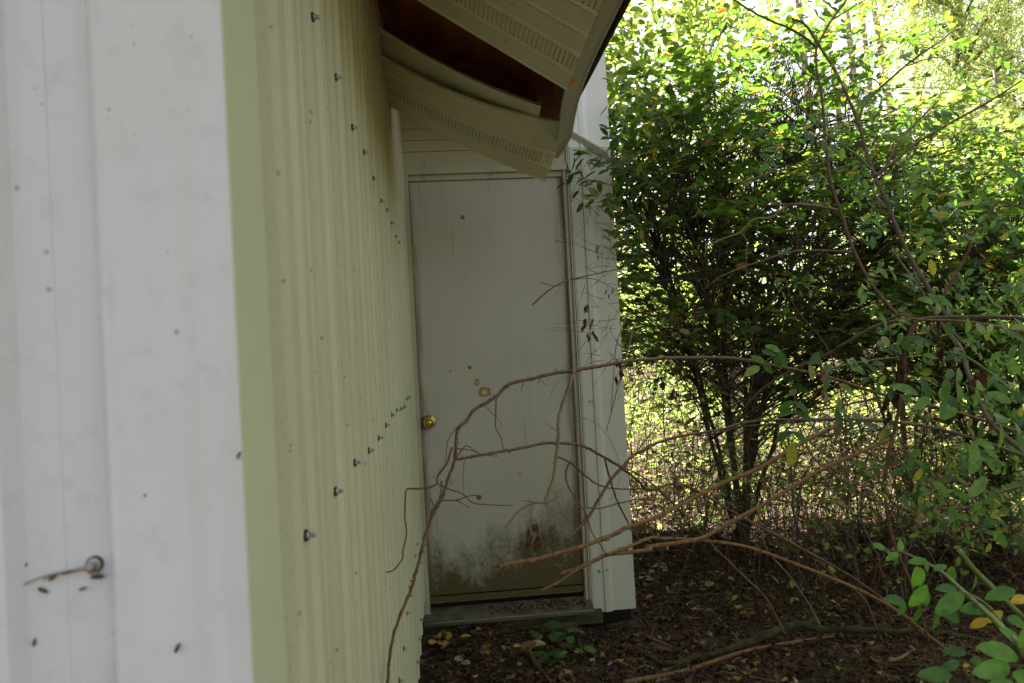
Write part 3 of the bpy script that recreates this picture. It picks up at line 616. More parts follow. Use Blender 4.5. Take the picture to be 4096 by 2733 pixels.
# bramble thickets: arching stems with sparse small leaves
def thicket(x, y, label, k, w_, h_, mats=('pale', 'dead', 'grey'), lf=5, frac=.7):
    t = thing('bramble_thicket', (x, y, gh(x, y)), label, 'brambles', 'bramble thickets under the shrubs'); P, D, N = [], [], []; mbs = {m_: MB() for m_ in mats}
    for _ in range(k):
        p = Vector((x+random.gauss(0, w_*.45), y+random.gauss(0, .35), 0)); p.z = gh(p.x, p.y)-.02
        an = random.uniform(0, 6.28); q = Vector((p.x+math.cos(an)*random.uniform(.2, 1.1)*w_, p.y+math.sin(an)*.5, random.uniform(.0, h_)))
        hi = random.uniform(.5, 1.35)*h_; pts = [p*(1-t_)**2+Vector(((p.x+q.x)/2, (p.y+q.y)/2, hi*1.5))*2*t_*(1-t_)+q*t_*t_ for t_ in [i/9 for i in range(10)]]
        pts = [a+Vector((random.gauss(0, .012), random.gauss(0, .012), random.gauss(0, .012))) for a in pts]
        if not all(not_in_house(a) for a in pts): continue
        r_ = random.uniform(.0018, .0042); mbs[random.choice(mats)].tube(pts, [r_*(1-.07*i) for i in range(10)], 5)
        if random.random() < frac:
            for a in pts[2:]:
                for _ in range(lf):
                    P.append(a+Vector((random.gauss(0, .05), random.gauss(0, .05), random.gauss(0, .04)))); D.append((random.gauss(0, 1), random.gauss(0, 1), random.gauss(-.2, .4))); N.append((random.gauss(0, .5), random.gauss(-.2, .5), 1))
    for m_, mb in mbs.items(): mb.build('stems', M[m_], t, True)
    n = len(P)
    if n: L = rng.uniform(.022, .055, n); leaves('foliage', P, D, N, L, L*.6, M['tree'], t, LO)
for a in ((1.35, 5.3, 'bramble thicket just behind the building corner', 40, .5, .5), (2.3, 5.5, 'bramble thicket behind the shrub trunks', 55, .9, .55), (3.3, 5.3, 'bramble thicket between the two shrubs', 30, .9, .5), (4.3, 5.4, 'bramble thicket behind the right shrub', 24, .9, .5),
          (2.6, 4.35, 'tangled bramble stems in front of the shrub trunks', 60, .8, .7), (3.1, 3.9, 'tangled bramble stems at the foot of the right shrub', 50, .7, .55), (1.75, 4.35, 'brambles growing against the shrub trunks on the left', 60, .6, .8), (2.2, 3.75, 'loose dry brambles on the open ground before the shrub', 26, .7, .45), (2.9, 4.7, 'brambles between shrub trunks and right shrub', 34, .7, .8), (5.6, 6.6, 'far bramble thicket at the right', 60, 1.3, .9), (3.2, 7.0, 'sunlit bramble thicket in the middle distance', 36, 1.4, .6), (1.6, 7.0, 'sunlit bramble thicket far behind the building corner', 90, 1.0, 1.3)):
    thicket(*a, mats=('grey', 'bark', 'dead') if a[1] < 5.6 else ('grey', 'pale'), lf=3, frac=.45 if a[1] < 5.6 else .8)
# ------------------------------------------------------------ undergrowth and litter (countless)
def hgt(x, y): return gh(x, y)
n = 17000; X = rng.uniform(.95, 11, n); Y = 5.3+rng.random(n)**.8*9; clump = np.sin(X*2.1+Y)*np.cos(Y*1.7-X*.6)*.5+.5
keep_ = rng.random(n) < .35+.65*clump; X, Y, clump = X[keep_], Y[keep_], clump[keep_]; n = len(X)
H = rng.random(n)**.9*(.10+.80*clump)*np.clip((Y-4.9-.8*(X > 2.2))/2.8, .10, 1); Z = np.array([gh(a_, b_) for a_, b_ in zip(X, Y)])+H+.02
d = uvec(n); d[:, 2] *= .4; nn = rng.normal(0, .45, (n, 3)); nn[:, 2] += 1; L = rng.uniform(.035, .11, n)*(.7+.06*Y)
tag(leaves('undergrowth', np.c_[X, Y, Z], d, nn, L, L*.6, M['tree'], None, LO), kind='stuff')
g2 = MB()
for _ in range(450):
    x, y = random.uniform(.95, 8), 5.0+random.random()*6; h_ = random.uniform(.2, 1.0); p = Vector((x, y, gh(x, y)-.02))
    g2.tube(bez(p, p+Vector((random.gauss(0, .2), random.gauss(0, .15), h_)), (random.gauss(0, .07), 0, 0), 4), [.004, .0035, .003, .002, .001], 3)
tag(g2.build('undergrowth_stems', M['pale'], None, True), kind='stuff')
n = 26000; X = rng.uniform(-.1, 6.5, n); Y = 1.2+rng.random(n)**1.2*8; ok = ~((Y > YD-.08) & (X < XR+.02)) & (X > XW+.03); X, Y = X[ok], Y[ok]; n = len(X)
Z = np.array([gh(a_, b_) for a_, b_ in zip(X, Y)])+rng.uniform(.003, .022, n)
d = uvec(n); d[:, 2] = rng.uniform(-.15, .25, n); nn = rng.normal(0, .35, (n, 3)); nn[:, 2] += 1; L = rng.uniform(.015, .055, n)
tag(leaves('leaf_litter', np.c_[X, Y, Z], d, nn, L, L*rng.uniform(.3, .85, n), M['litter'], None, CURL), kind='stuff')
n = 15000; X = rng.uniform(-.1, 3.2, n); Y = 1.8+rng.random(n)*3.6; ok = ~((Y > YD-.08) & (X < XR+.02)) & (X > XW+.03); X, Y = X[ok], Y[ok]; n = len(X)
Z = np.array([gh(a_, b_) for a_, b_ in zip(X, Y)])+rng.uniform(.003, .03, n)
d = uvec(n); d[:, 2] = rng.uniform(-.3, .35, n); nn = rng.normal(0, .5, (n, 3)); nn[:, 2] += 1; L = rng.uniform(.010, .048, n)
tag(leaves('leaf_litter', np.c_[X, Y, Z], d, nn, L, L*rng.uniform(.2, .7, n), M['litter'], None, CURL, rng.random(n)*.9), kind='stuff')
n = 16000; X = rng.uniform(-.1, 5, n); Y = 1.2+rng.random(n)*5.5; ok = ~((Y > YD-.08) & (X < XR+.02)) & (X > XW+.03); X, Y = X[ok], Y[ok]; n = len(X)
Z = np.array([gh(a_, b_) for a_, b_ in zip(X, Y)])+rng.uniform(.008, .040, n); d = uvec(n); d[:, 2] *= .15
tag(leaves('pine_needles', np.c_[X, Y, Z], d, np.tile((0, 0, 1.), (n, 1))+rng.normal(0, .2, (n, 3)), rng.uniform(.04, .12, n), .0026, M['straw'], None, NEEDLE, rng.random(n)*.8), kind='stuff')
# bigger yellow, orange and grey fallen leaves near the door
ft = thing('leaf_clump', tuple(P3(1010, 1475, 3.55)), 'ragged yellow green leaf lump on the ground under the door', 'leaves')
def onG(px, py):
    d_ = R @ Vector(((px-CX)/F, -(py-CY)/F, -1)); t_ = -(CAMZ-.03)/d_.z; return Vector((0, 0, CAMZ))+d_*t_
def ground_leaves(parent, px, py, k, spread, L, mat, up=.02, rnd=None, nm='leaf'):
    c_ = onG(px, py); c_.z = gh(c_.x, c_.y); P_, D_, N_ = [], [], []
    for _ in range(k):
        P_.append(c_+Vector((random.gauss(0, spread), random.gauss(0, spread), random.uniform(.01, up)))); D_.append((random.gauss(0, 1), random.gauss(0, 1), random.uniform(-.1, .3))); N_.append((random.gauss(0, .3), random.gauss(-.2, .3), 1))
    return leaves(nm, P_, D_, N_, rng.uniform(.7, 1.2, k)*L, rng.uniform(.5, .9, k)*L, mat, parent, HI, None if rnd is None else rng.uniform(*rnd, k))
c_ = onG(1785, 2570); ft.location = (c_.x, c_.y, 0); WORLDLOC[ft.name] = ft.location.copy()
ground_leaves(ft, 1785, 2570, 16, .035, .05, M['litter'], .06, (.86, .93), 'foliage')
pl = thing('small_plant', (onG(2230, 2560).x, onG(2230, 2560).y, 0), 'low green broad leaved plant growing below the door sill', 'plant')
ground_leaves(pl, 2230, 2540, 10, .06, .085, M['rose'], .11, (.2, .6), 'foliage'); ground_leaves(pl, 2200, 2620, 7, .05, .08, M['rose'], .07, (.2, .5), 'foliage')
ground_leaves(pl, 2270, 2600, 5, .04, .05, M['rose'], .09, (.7, .89), 'foliage')
for q, (px, py) in enumerate(((2600, 2290), (2560, 2320), (2680, 2210), (3020, 2230), (2750, 2140))):
    c_ = onG(px, py); o_ = thing('small_plant', (c_.x, c_.y, 0), ('tiny green seedling beside the building corner', 'tiny green seedling nearest the corner base', 'tiny green seedling by the path litter', 'tiny green seedling at the shrub foot', 'tiny green seedling at the back of the bare ground')[q], 'plant', 'seedlings in the litter')
    ground_leaves(o_, px, py, 8, .05, .05, M['rose'], .07, (.3, .8), 'foliage')
for q, (px, py, L_, r_) in enumerate(((1965, 2585, .055, (.80, .85)), (2085, 2590, .085, (.78, .84)), (2120, 2560, .07, (.935, .96)), (2050, 2575, .04, (.93, .96)), (2330, 2595, .05, (.94, .96)), (2640, 2290, .05, (.94, .965)), (3300, 2525, .05, (.87, .92)), (3190, 2695, .06, (.94, .965)), (1815, 2640, .05, (.945, .965)), (1880, 2655, .045, (.945, .965)), (2580, 2370, .045, (.87, .92)), (2150, 2535, .05, (.88, .92)))):
    c_ = onG(px, py); z_ = gh(c_.x, c_.y)+.02
    o_ = leaves('fallen_leaf', [(c_.x, c_.y, z_)], [(random.gauss(0, 1), random.gauss(0, .5), .15)], [(0, -.35, 1)], L_, L_*.75, M['litter'], None, HI, [random.uniform(*r_)])
    tag(o_, ('curled orange leaf on the litter under the sill', 'largest orange leaf lying below the door', 'pale grey leaf on top of the orange leaf', 'small pale leaf near the orange leaf', 'pale curled leaf by the low green plant', 'white oval leaf on bare ground beside the building', 'bright yellow leaf near the fallen log', 'large pale grey leaf at the bottom right of the litter', 'pale leaf scrap by the wall foot', 'pale leaf scrap second from the wall foot', 'small yellow leaf by the building corner', 'yellow leaf just under the base board')[q], 'leaf', 'single fallen leaves on the dark litter')
# fallen mossy log
def onGd(x, y, r=0): c_ = onG(x*1.743, y*1.743); return Vector((c_.x, c_.y, gh(c_.x, c_.y)+r))
def C6(x, y): return (1319.6+.5609*x*.9777/.9777*1.0, 688.5+.5609*y)
def c6(x, y): return (1319.6+x*.5609, 688.5+y*.5609)
def c7(x, y): return (860.6+x*.4025, 745.8+y*.4025)
def c5(x, y): return (1319.6+x*.4757, y*.4757)
lg = MB(); pts = smooth_path([onGd(*c6(x, y), r) for x, y, r in ((80, 1350, .01), (250, 1395, .012), (380, 1440, .015), (450, 1425, .02), (600, 1405, .03), (800, 1375, .04), (900, 1350, .045), (1000, 1358, .04), (1200, 1378, .04), (1400, 1395, .03), (1700, 1385, .02))], 5)
n = len(pts); lg.tube([p+Vector((0, random.gauss(0, .006), random.gauss(0, .004))) for p in pts], [(.006+.012*math.sin(math.pi*min(1, i/n*.9+.05)))*random.uniform(.85, 1.15) for i in range(n)], 9)
tag(lg.build('fallen_branch', M['moss'], None, True), 'thick mossy fallen branch lying across the litter', 'branch')
def gstick(pp, r, mat, label):
    mb = MB(); pts = smooth_path([onGd(*p, .012+r) for p in pp], 5); mb.tube(pts, [r*(1-.5*i/len(pts)) for i in range(len(pts))], 7)
    tag(mb.build('fallen_stick', M[mat], None, True), label, 'stick', 'sticks lying on the litter')
gstick([c6(200, 1568), c6(450, 1475), c6(700, 1415), c6(950, 1385), c6(1060, 1372)], .012, 'orange', 'long orange brown stick lying in front of the mossy branch')
gstick([c6(265, 1325), c6(400, 1370), c6(530, 1415)], .007, 'orange', 'short tan stick between the building corner and the mossy branch')
gstick([c6(585, 1270), c6(640, 1330), c6(680, 1380)], .005, 'pale', 'thin pale stick slanting on bare ground')
gstick([(1210, 1478), (1230, 1520), (1262, 1568)], .012, 'dead', 'brown stick pointing away from the orange leaf')
gstick([c6(550, 1465), c6(700, 1510), c6(820, 1530)], .004, 'pale', 'thin pale stick in front of the long orange one')
gstick([c6(1280, 1480), c6(1330, 1478), c6(1390, 1452)], .009, 'pale', 'short crooked pale stick at lower right')
gstick([c6(180, 1190), c6(400, 1200), c6(640, 1190)], .005, 'dead', 'thin dark stick lying across bare ground')
# ------------------------------------------------------------ canes
def cane(name, cat, label, main, r, mat, sides_=(), group=None, thorns=1.0, parent=None, pname='cane', th=None):
    """main: list of (x, y, depth) in 2350-px photo coordinates; side twigs are parts"""
    pts = smooth_path([P3(x, y, Y) for x, y, Y in main], 7); n = len(pts)
    pts = [p+Vector((random.gauss(0, .0005), random.gauss(0, .001), random.gauss(0, .0005))) for p in pts]
    if parent is None: t = thing(name, tuple(pts[0]), label, cat, group)
    else: t = parent
    def add(pts, r0, r1, nm, mt, tn):
        mb = MB(); m_ = len(pts); rr = [lerp(r0, r1, i/(m_-1)) for i in range(m_)]
        for i in range(2, m_-1, 5):                      # swollen nodes
            rr[i] *= 1.15
        mb.tube(pts, rr, 8)
        i = 1
        while i < m_-1:
            if random.random() < .26*tn:
                ax = (pts[i+1]-pts[i]).normalized(); o_ = ax.orthogonal().normalized(); o_.rotate(Matrix.Rotation(random.uniform(0, 6.28), 3, ax))
                b_ = pts[i]+o_*rr[i]*.8; ln_ = .0035+rr[i]*random.uniform(.6, 1.2)
                mb.tube([b_-ax*rr[i]*.5, b_+o_*ln_*.5, b_+o_*ln_-ax*ln_*.35], [rr[i]*.5, rr[i]*.3, rr[i]*.05], 5)
            i += 1
        return mb.build(nm, M[mt], t, True)
    add(pts, r, r*.55 if th is None else th, pname, mat, thorns)
    for sd_ in sides_:
        q, r_, mt = sd_; q = smooth_path([P3(x, y, Y) for x, y, Y in q], 6); add(q, r_, r_*.5, 'twig', mt, .8)
    return t
def Q(fn, pts, Y0, Y1): n = len(pts)-1; return [(*fn(x, y), lerp(Y0, Y1, i/n)) for i, (x, y) in enumerate(pts)]
# the long arching cane across the door
mainc = Q(c6, [(1837, 545), (1600, 470), (1400, 420), (1200, 370), (1050, 320), (920, 290), (800, 265), (650, 240), (450, 237), (250, 247)], 2.9, 2.25)+Q(c7, [(1250, 240), (1130, 260), (980, 285), (860, 315), (760, 340), (700, 400), (640, 440), (560, 490), (520, 550), (475, 590), (462, 660), (455, 760), (420, 870), (380, 990), (330, 1080), (285, 1210), (250, 1350), (215, 1480), (180, 1568)], 2.2, 1.62)+[(912, 1430, 1.6), (895, 1500, 1.56), (888, 1600, 1.52)]
cane('bramble_cane', 'cane', 'long bare brown cane arching from the right and down across the door', mainc[::-1], .0028, 'dead', [
    (Q(c7, [(440, 700), (425, 745), (410, 790), (360, 860), (350, 905), (310, 925), (240, 935), (190, 935), (175, 960), (170, 1100), (180, 1190), (160, 1280), (155, 1335), (110, 1395), (65, 1412)], 1.78, 1.6), .0026, 'dead'),
    (Q(c7, [(350, 905), (430, 940), (500, 965), (560, 1015), (680, 1028), (785, 1030)], 1.75, 1.7), .0016, 'dead'),
    (Q(c7, [(385, 1000), (460, 1000), (540, 975), (612, 975)], 1.72, 1.7), .0015, 'dead'), (Q(c7, [(460, 1000), (500, 1020), (543, 1046)], 1.71, 1.7), .0012, 'dead'),
    (Q(c7, [(690, 410), (690, 480), (688, 580), (715, 640), (740, 735)], 1.95, 1.9), .0019, 'dead'),
    (Q(c7, [(625, 460), (680, 515), (718, 560), (712, 590)], 1.95, 1.9), .0009, 'dead'),
    (Q(c7, [(460, 765), (490, 720), (525, 690), (600, 735), (700, 750)], 1.8, 1.9), .0018, 'dead'), (Q(c7, [(462, 705), (530, 712), (630, 745)], 1.8, 1.9), .0015, 'dead'),
    (Q(c7, [(510, 770), (503, 860), (507, 960)], 1.85, 1.85), .0011, 'pale'), (Q(c7, [(380, 890), (375, 960), (340, 1030), (318, 990)], 1.73, 1.7), .002, 'dead'),
    (Q(c7, [(470, 580), (420, 650), (405, 740), (398, 790)], 1.8, 1.75), .0012, 'dead'), (Q(c7, [(850, 330), (835, 350), (836, 385)], 2, 1.98), .0012, 'dead'),
    (Q(c7, [(940, 290), (935, 320), (930, 340)], 2.05, 2.05), .0012, 'dead'), (Q(c7, [(945, 285), (990, 308)], 2.05, 2.05), .0010, 'dead'), (Q(c7, [(945, 305), (965, 335), (990, 345)], 2.05, 2.05), .0010, 'dead'), (Q(c7, [(1040, 270), (1030, 255), (1023, 238)], 2.1, 2.1), .0014, 'dead'),
    (Q(c7, [(320, 1110), (325, 1060), (345, 1035)], 1.7, 1.7), .0026, 'dead')], thorns=.8, th=.0058)
cane('bramble_cane', 'cane', 'light brown knotty side cane hanging down over the door from the arch', Q(c7, [(1135, 262), (1110, 340), (1060, 480), (1045, 560), (1048, 620), (1040, 700), (1020, 860), (990, 950), (965, 1020)], 2.15, 2.0), .0046, 'pale', [
    (Q(c7, [(965, 1015), (905, 1017), (820, 1060), (780, 1110), (740, 1152)], 2.0, 1.95), .003, 'pale'), (Q(c7, [(985, 1010), (983, 1070), (990, 1132)], 2.0, 1.98), .0024, 'pale'),
    (Q(c7, [(905, 1017), (895, 1070), (893, 1130)], 2, 1.98), .0014, 'pale'), (Q(c7, [(905, 1010), (870, 1003), (832, 1000)], 2, 1.98), .002, 'pale'), (Q(c7, [(990, 1010), (1045, 982)], 2, 1.98), .0012, 'pale'),
    (Q(c7, [(1045, 612), (1000, 580), (965, 543)], 2.05, 2.03), .0012, 'pale')], th=.004)
cane('bramble_cane', 'cane', 'thin brown cane arching low across the door and sloping down right', Q(c7, [(460, 768), (560, 750), (700, 725), (850, 700), (960, 675), (1060, 675), (1180, 690), (1280, 740), (1400, 810), (1500, 890), (1568, 940)], 1.85, 2.4)+Q(c6, [(450, 760), (700, 900), (950, 1030), (1200, 1180), (1450, 1390)], 2.5, 2.9), .0032, 'dead', th=.005)
cane('bramble_cane', 'cane', 'upper thick orange brown cane with cut end in front of the door bottom', Q(c7, [(700, 1378), (790, 1358), (950, 1330), (1100, 1285), (1200, 1255), (1350, 1200), (1450, 1150), (1568, 1110)], 2.0, 2.2)+Q(c6, [(450, 830), (600, 750), (750, 690), (900, 600), (1060, 520)], 2.3, 2.5), .0060, 'orange', th=.0064)
cane('bramble_cane', 'cane', 'lower thick orange brown cane passing in front of the building corner base', Q(c7, [(1050, 1425), (1200, 1370), (1320, 1312), (1420, 1300), (1568, 1280)], 2.1, 2.25)+Q(c6, [(300, 1010), (500, 980), (600, 930), (800, 820), (1000, 700), (1150, 630), (1300, 565)], 2.3, 2.7), .0056, 'orange', [
    (Q(c7, [(940, 1517), (1040, 1470), (1130, 1410), (1200, 1370)], 2.05, 2.1), .0040, 'orange')], th=.0068)
cane('bramble_cane', 'cane', 'orange cane branching from the lower one and falling to the right', Q(c7, [(1320, 1312), (1450, 1262), (1568, 1215)], 2.15, 2.3)+Q(c6, [(350, 975), (500, 982), (700, 1010), (900, 1080), (1100, 1160), (1300, 1260), (1450, 1375), (1540, 1450)], 2.35, 2.6), .0045, 'orange', th=.006)
cane('bramble_cane', 'cane', 'brown cane curving up right from the door bottom past the wall corner', Q(c7, [(1090, 1230), (1140, 1180), (1220, 1090), (1290, 970), (1340, 890), (1410, 810), (1480, 740), (1568, 700)], 2.1, 2.4)+Q(c6, [(300, 600), (420, 560), (600, 530), (700, 500), (900, 490), (1200, 490), (1400, 510), (1600, 560)], 2.5, 2.9), .0040, 'dead', th=.005)
cane('bramble_cane', 'cane', 'thin dark cane dropping steeply beside the wall corner', Q(c7, [(1310, 762), (1340, 880), (1380, 1000), (1430, 1100), (1455, 1150), (1520, 1250)], 2.2, 2.3), .003, 'dead')
cane('bramble_cane', 'cane', 'thin nearly level cane crossing the wall corner at knee height', Q(c7, [(1050, 755), (1120, 790), (1200, 860), (1280, 915), (1400, 935), (1568, 935)], 2.1, 2.4)+Q(c6, [(300, 780), (450, 800), (600, 870)], 2.5, 2.6), .0026, 'dead')
cane('bramble_cane', 'cane', 'dark thin cane bowing across the door frame edge', Q(c7, [(1155, 1040), (1280, 1045), (1380, 1020), (1470, 1000), (1568, 985)], 2.1, 2.4)+Q(c6, [(350, 815), (480, 840), (640, 900), (760, 950)], 2.5, 2.6), .0024, 'grey')
cane('bramble_cane', 'cane', 'yellow brown cane looping down in front of the door frame', Q(c7, [(1110, 780), (1088, 840), (1098, 910), (1130, 970), (1200, 1070), (1240, 1190), (1320, 1305)], 2.05, 2.15), .0026, 'orange')
cane('bramble_cane', 'cane', 'hair thin pale tendril curling beside the door frame', Q(c7, [(1140, 520), (1240, 550), (1330, 640), (1390, 780), (1390, 900), (1340, 1000)], 2.1, 2.2), .0009, 'pale', thorns=0)
cane('bramble_cane', 'cane', 'short pale twig pointing at the lower door', Q(c7, [(1145, 1010), (1100, 1040), (1047, 1070)], 2.1, 2.05), .002, 'pale')
cane('bramble_cane', 'cane', 'thin twig slanting across the mouldy door bottom', Q(c7, [(800, 1448), (860, 1410), (930, 1350)], 2.1, 2.05), .0018, 'grey')
cane('bramble_cane', 'cane', 'slim yellow cane leaning over the building corner', [(1455, 745, 3.1), (1432, 840, 3.05), (1415, 900, 3.0), (1392, 990, 3.0)], .003, 'pale')
cane('bramble_cane', 'cane', 'slim knotty twig hanging down at the building corner', [(1440, 720, 3.1), (1415, 790, 3.05), (1407, 880, 3.0), (1402, 945, 3.0)], .0025, 'pale')
cane('bramble_cane', 'cane', 'dead twig reaching over the upper door edge', [(1222, 700, 3.0), (1262, 665, 3.0), (1310, 642, 3.05), (1400, 622, 3.1), (1440, 612, 3.2)], .0028, 'dead', [([(1240, 648, 3), (1265, 655, 3.02), (1290, 655, 3.02)], .0015, 'dead'), ([(1310, 642, 3.05), (1360, 640, 3.05), (1420, 668, 3.1)], .002, 'dead')])
# dead twig tangle by the corner
t = thing('twig_tangle', tuple(P3(1400, 640, 3.4)), 'tangle of fine dead twigs against the building corner', 'twigs'); mb = MB()
for _ in range(75):
    p = P3(random.gauss(1390, 38), random.uniform(455, 840), random.uniform(3.1, 3.7)); d = Vector((random.gauss(0, .8), random.gauss(0, .3), random.gauss(-.1, .8))).normalized(); pts = [p]; L_ = random.uniform(.06, .28)
    for k in range(5): d = (d+Vector((random.gauss(0, .15), random.gauss(0, .1), random.gauss(0, .15)))).normalized(); pts.append(pts[-1]+d*L_/5)
    if min(q.x for q in pts) < P3(1225, 600, 3.5).x: continue
    mb.tube(pts, [random.uniform(.0008, .002)*(1-k/8) for k in range(6)], 4)
mb.build('twig', M['dead'], t, True)
def hanging(parent, spots, mat, L, Wf=.45, nm='dead_leaf', per=3, rnd=None):
    P_, D_, N_ = [], [], []
    for x, y, Y in spots:
        for _ in range(per):
            p = P3(x+random.gauss(0, 5), y+random.gauss(0, 8), Y+random.gauss(0, .03)); P_.append(p); D_.append((random.gauss(0, .25), random.gauss(0, .25), -1)); N_.append((random.gauss(0, 1), random.gauss(-.5, .7), .1))
    k = len(P_); Ls = rng.uniform(.6, 1.25, k)*L
    return leaves(nm, P_, D_, N_, Ls, Ls*Wf, M[mat], parent, CURL, None if rnd is None else rng.uniform(*rnd, k))
hanging(t, [(1345, 700, 3.2), (1358, 745, 3.2), (1395, 660, 3.3), (1417, 830, 3.1), (1372, 570, 3.3)], 'deadleaf', .032)
tag(hanging(None, Q(c7, [(897, 1150), (905, 1185), (918, 1225)], 1.98, 1.98), 'deadleaf', .03, .6, 'hanging_leaf', 3, (.2, .6)), 'brown shrivelled leaf cluster hanging in front of the door bottom', 'leaf')
# ------------------------------------------------------------ climbing rose in front of the shrubs
rose = thing('rose_bush', tuple(onGd(2300, 1560)), 'climbing rose with long upright canes and toothed green leaflets at the right', 'rose bush')
RC = [  # fn, points, depth0, depth1, radius, material
 (c5, [(1800, 1540), (1680, 1350), (1590, 1190), (1500, 970), (1455, 870), (1410, 750), (1375, 620), (1330, 500), (1260, 350), (1190, 240), (1110, 120), (1045, 90)], 2.4, 2.7, .0075, 'grey'),
 (c5, [(1560, 1530), (1430, 1370), (1340, 1200), (1285, 1030), (1235, 880), (1210, 700), (1190, 460), (1165, 330), (1168, 230), (1230, 110), (1310, 0)], 2.5, 2.7, .0065, 'dead'),
 (c5, [(1168, 230), (1060, 150), (900, 80), (770, 0), (700, -60)], 2.7, 2.8, .005, 'dead'), (c5, [(1235, 100), (1330, 40), (1400, 0)], 2.7, 2.7, .003, 'dead'),
 (c5, [(1450, 850), (1500, 800), (1560, 690), (1620, 620), (1700, 540), (1755, 485)], 2.5, 2.5, .005, 'dead'), (c5, [(1470, 830), (1540, 780), (1650, 690), (1820, 590), (2000, 490), (2150, 390)], 2.5, 2.4, .0055, 'dead'),
 (c5, [(1370, 580), (1400, 500), (1500, 400), (1630, 290), (1740, 215), (1815, 155)], 2.6, 2.6, .0045, 'grey'), (c5, [(1600, 320), (1700, 285), (1800, 270), (1860, 240)], 2.6, 2.6, .002, 'grey'),
 (c5, [(1278, 1015), (1180, 995), (1060, 985), (1000, 1010), (940, 1050), (860, 1060), (800, 1120), (720, 1150), (640, 1190), (625, 1242)], 2.6, 2.7, .004, 'pale'), (c5, [(800, 1120), (830, 1170), (825, 1230), (830, 1330)], 2.7, 2.7, .0018, 'pale'),
 (c5, [(740, 960), (800, 890), (900, 850), (1000, 820), (1150, 800), (1300, 765), (1440, 785)], 2.7, 2.55, .0035, 'dead'), (c5, [(1060, 985), (950, 990), (850, 980), (700, 965), (600, 950)], 2.6, 2.8, .003, 'dead'),
 (c5, [(1345, 1218), (1200, 1210), (1050, 1215), (900, 1260), (760, 1310), (680, 1350), (620, 1400)], 2.6, 2.7, .004, 'dead'), (c5, [(1235, 830), (1320, 800), (1500, 785), (1620, 820), (1720, 820), (1830, 780)], 2.6, 2.5, .003, 'grey'),
 (c5, [(1760, 1460), (1830, 1330), (1890, 1230), (1920, 1130), (1980, 1060), (2040, 975), (2166, 1005)], 2.3, 2.2, .005, 'dead'), (c5, [(1895, 1165), (1860, 1090), (1830, 1030), (1800, 955)], 2.3, 2.3, .0022, 'grey'),
 (c5, [(1440, 830), (1350, 740), (1200, 640), (1080, 510), (980, 425)], 2.45, 2.5, .0045, 'green'), (c5, [(1570, 780), (1590, 870), (1612, 1030), (1620, 1172)], 2.4, 2.4, .0032, 'green'),
 (c5, [(1200, 460), (1290, 435), (1400, 385), (1440, 382), (1480, 420)], 2.6, 2.5, .003, 'grey'), (c5, [(1160, 385), (1090, 330), (1060, 260), (1030, 230), (960, 215)], 2.65, 2.7, .0025, 'dead'),
 (c5, [(1448, 860), (1440, 920), (1470, 1000), (1510, 1040), (1508, 970), (1450, 935)], 2.5, 2.4, .0026, 'grey'), (c5, [(1455, 930), (1500, 880), (1620, 870), (1730, 840), (1850, 760)], 2.5, 2.4, .0025, 'green'),
 (c6, [(1837, 75), (1700, 70), (1500, 72), (1400, 80), (1250, 100), (1100, 180), (1040, 220), (900, 280), (760, 370), (640, 500)], 2.2, 3.0, .0065, 'grey'), (c6, [(1837, 130), (1700, 105), (1550, 85), (1400, 80), (1340, 60), (1270, 85)], 2.1, 2.4, .005, 'orange'),
 (c6, [(1400, 80), (1350, 200), (1345, 350), (1315, 500), (1280, 650), (1270, 800), (1300, 980), (1385, 1190), (1450, 1400)], 2.3, 2.3, .007, 'dead'),
 (c6, [(1837, 620), (1700, 500), (1620, 330), (1580, 200), (1500, 100), (1400, -60), (1300, -200)], 2.2, 2.7, .008, 'grey'), (c6, [(1837, 420), (1700, 300), (1560, 220), (1400, 230), (1200, 250), (1000, 290)], 2.2, 2.5, .0045, 'green'),
 (c6, [(1837, 640), (1700, 590), (1500, 530), (1300, 500), (1100, 490), (950, 495), (800, 510), (650, 520)], 2.3, 2.9, .0065, 'grey'), (c6, [(1250, 400), (1100, 430), (950, 460), (800, 470), (640, 530), (500, 560)], 2.7, 2.9, .004, 'dead'),
 (c6, [(1837, 760), (1700, 800), (1600, 850), (1400, 850), (1250, 830), (1100, 740), (980, 650), (920, 530), (900, 450)], 2.4, 2.8, .0045, 'grey'), (c6, [(1100, 740), (1110, 600), (1100, 450), (1060, 260), (1000, 150), (900, 30), (850, -120)], 2.8, 2.9, .003, 'dead'),
 (c6, [(860, 1370), (780, 1220), (680, 1120), (560, 1000), (420, 850), (300, 740), (150, 660)], 2.9, 2.6, .0042, 'orange'), (c6, [(1240, 1360), (1180, 1220), (1060, 1130), (960, 1040), (780, 930), (640, 880)], 2.7, 2.8, .004, 'dead'),
 (c6, [(1008, 1345), (960, 1250), (870, 1120), (780, 1010), (740, 830), (700, 700)], 3.0, 3.1, .003, 'pale'), (c6, [(1000, 1120), (900, 900), (890, 760), (870, 560)], 3.0, 3.1, .005, 'bark'),
]
for fn, pp, Y0, Y1, r_, mt in RC: cane('', '', '', Q(fn, pp, Y0, Y1), r_, mt, parent=rose, thorns=.45, pname='cane')
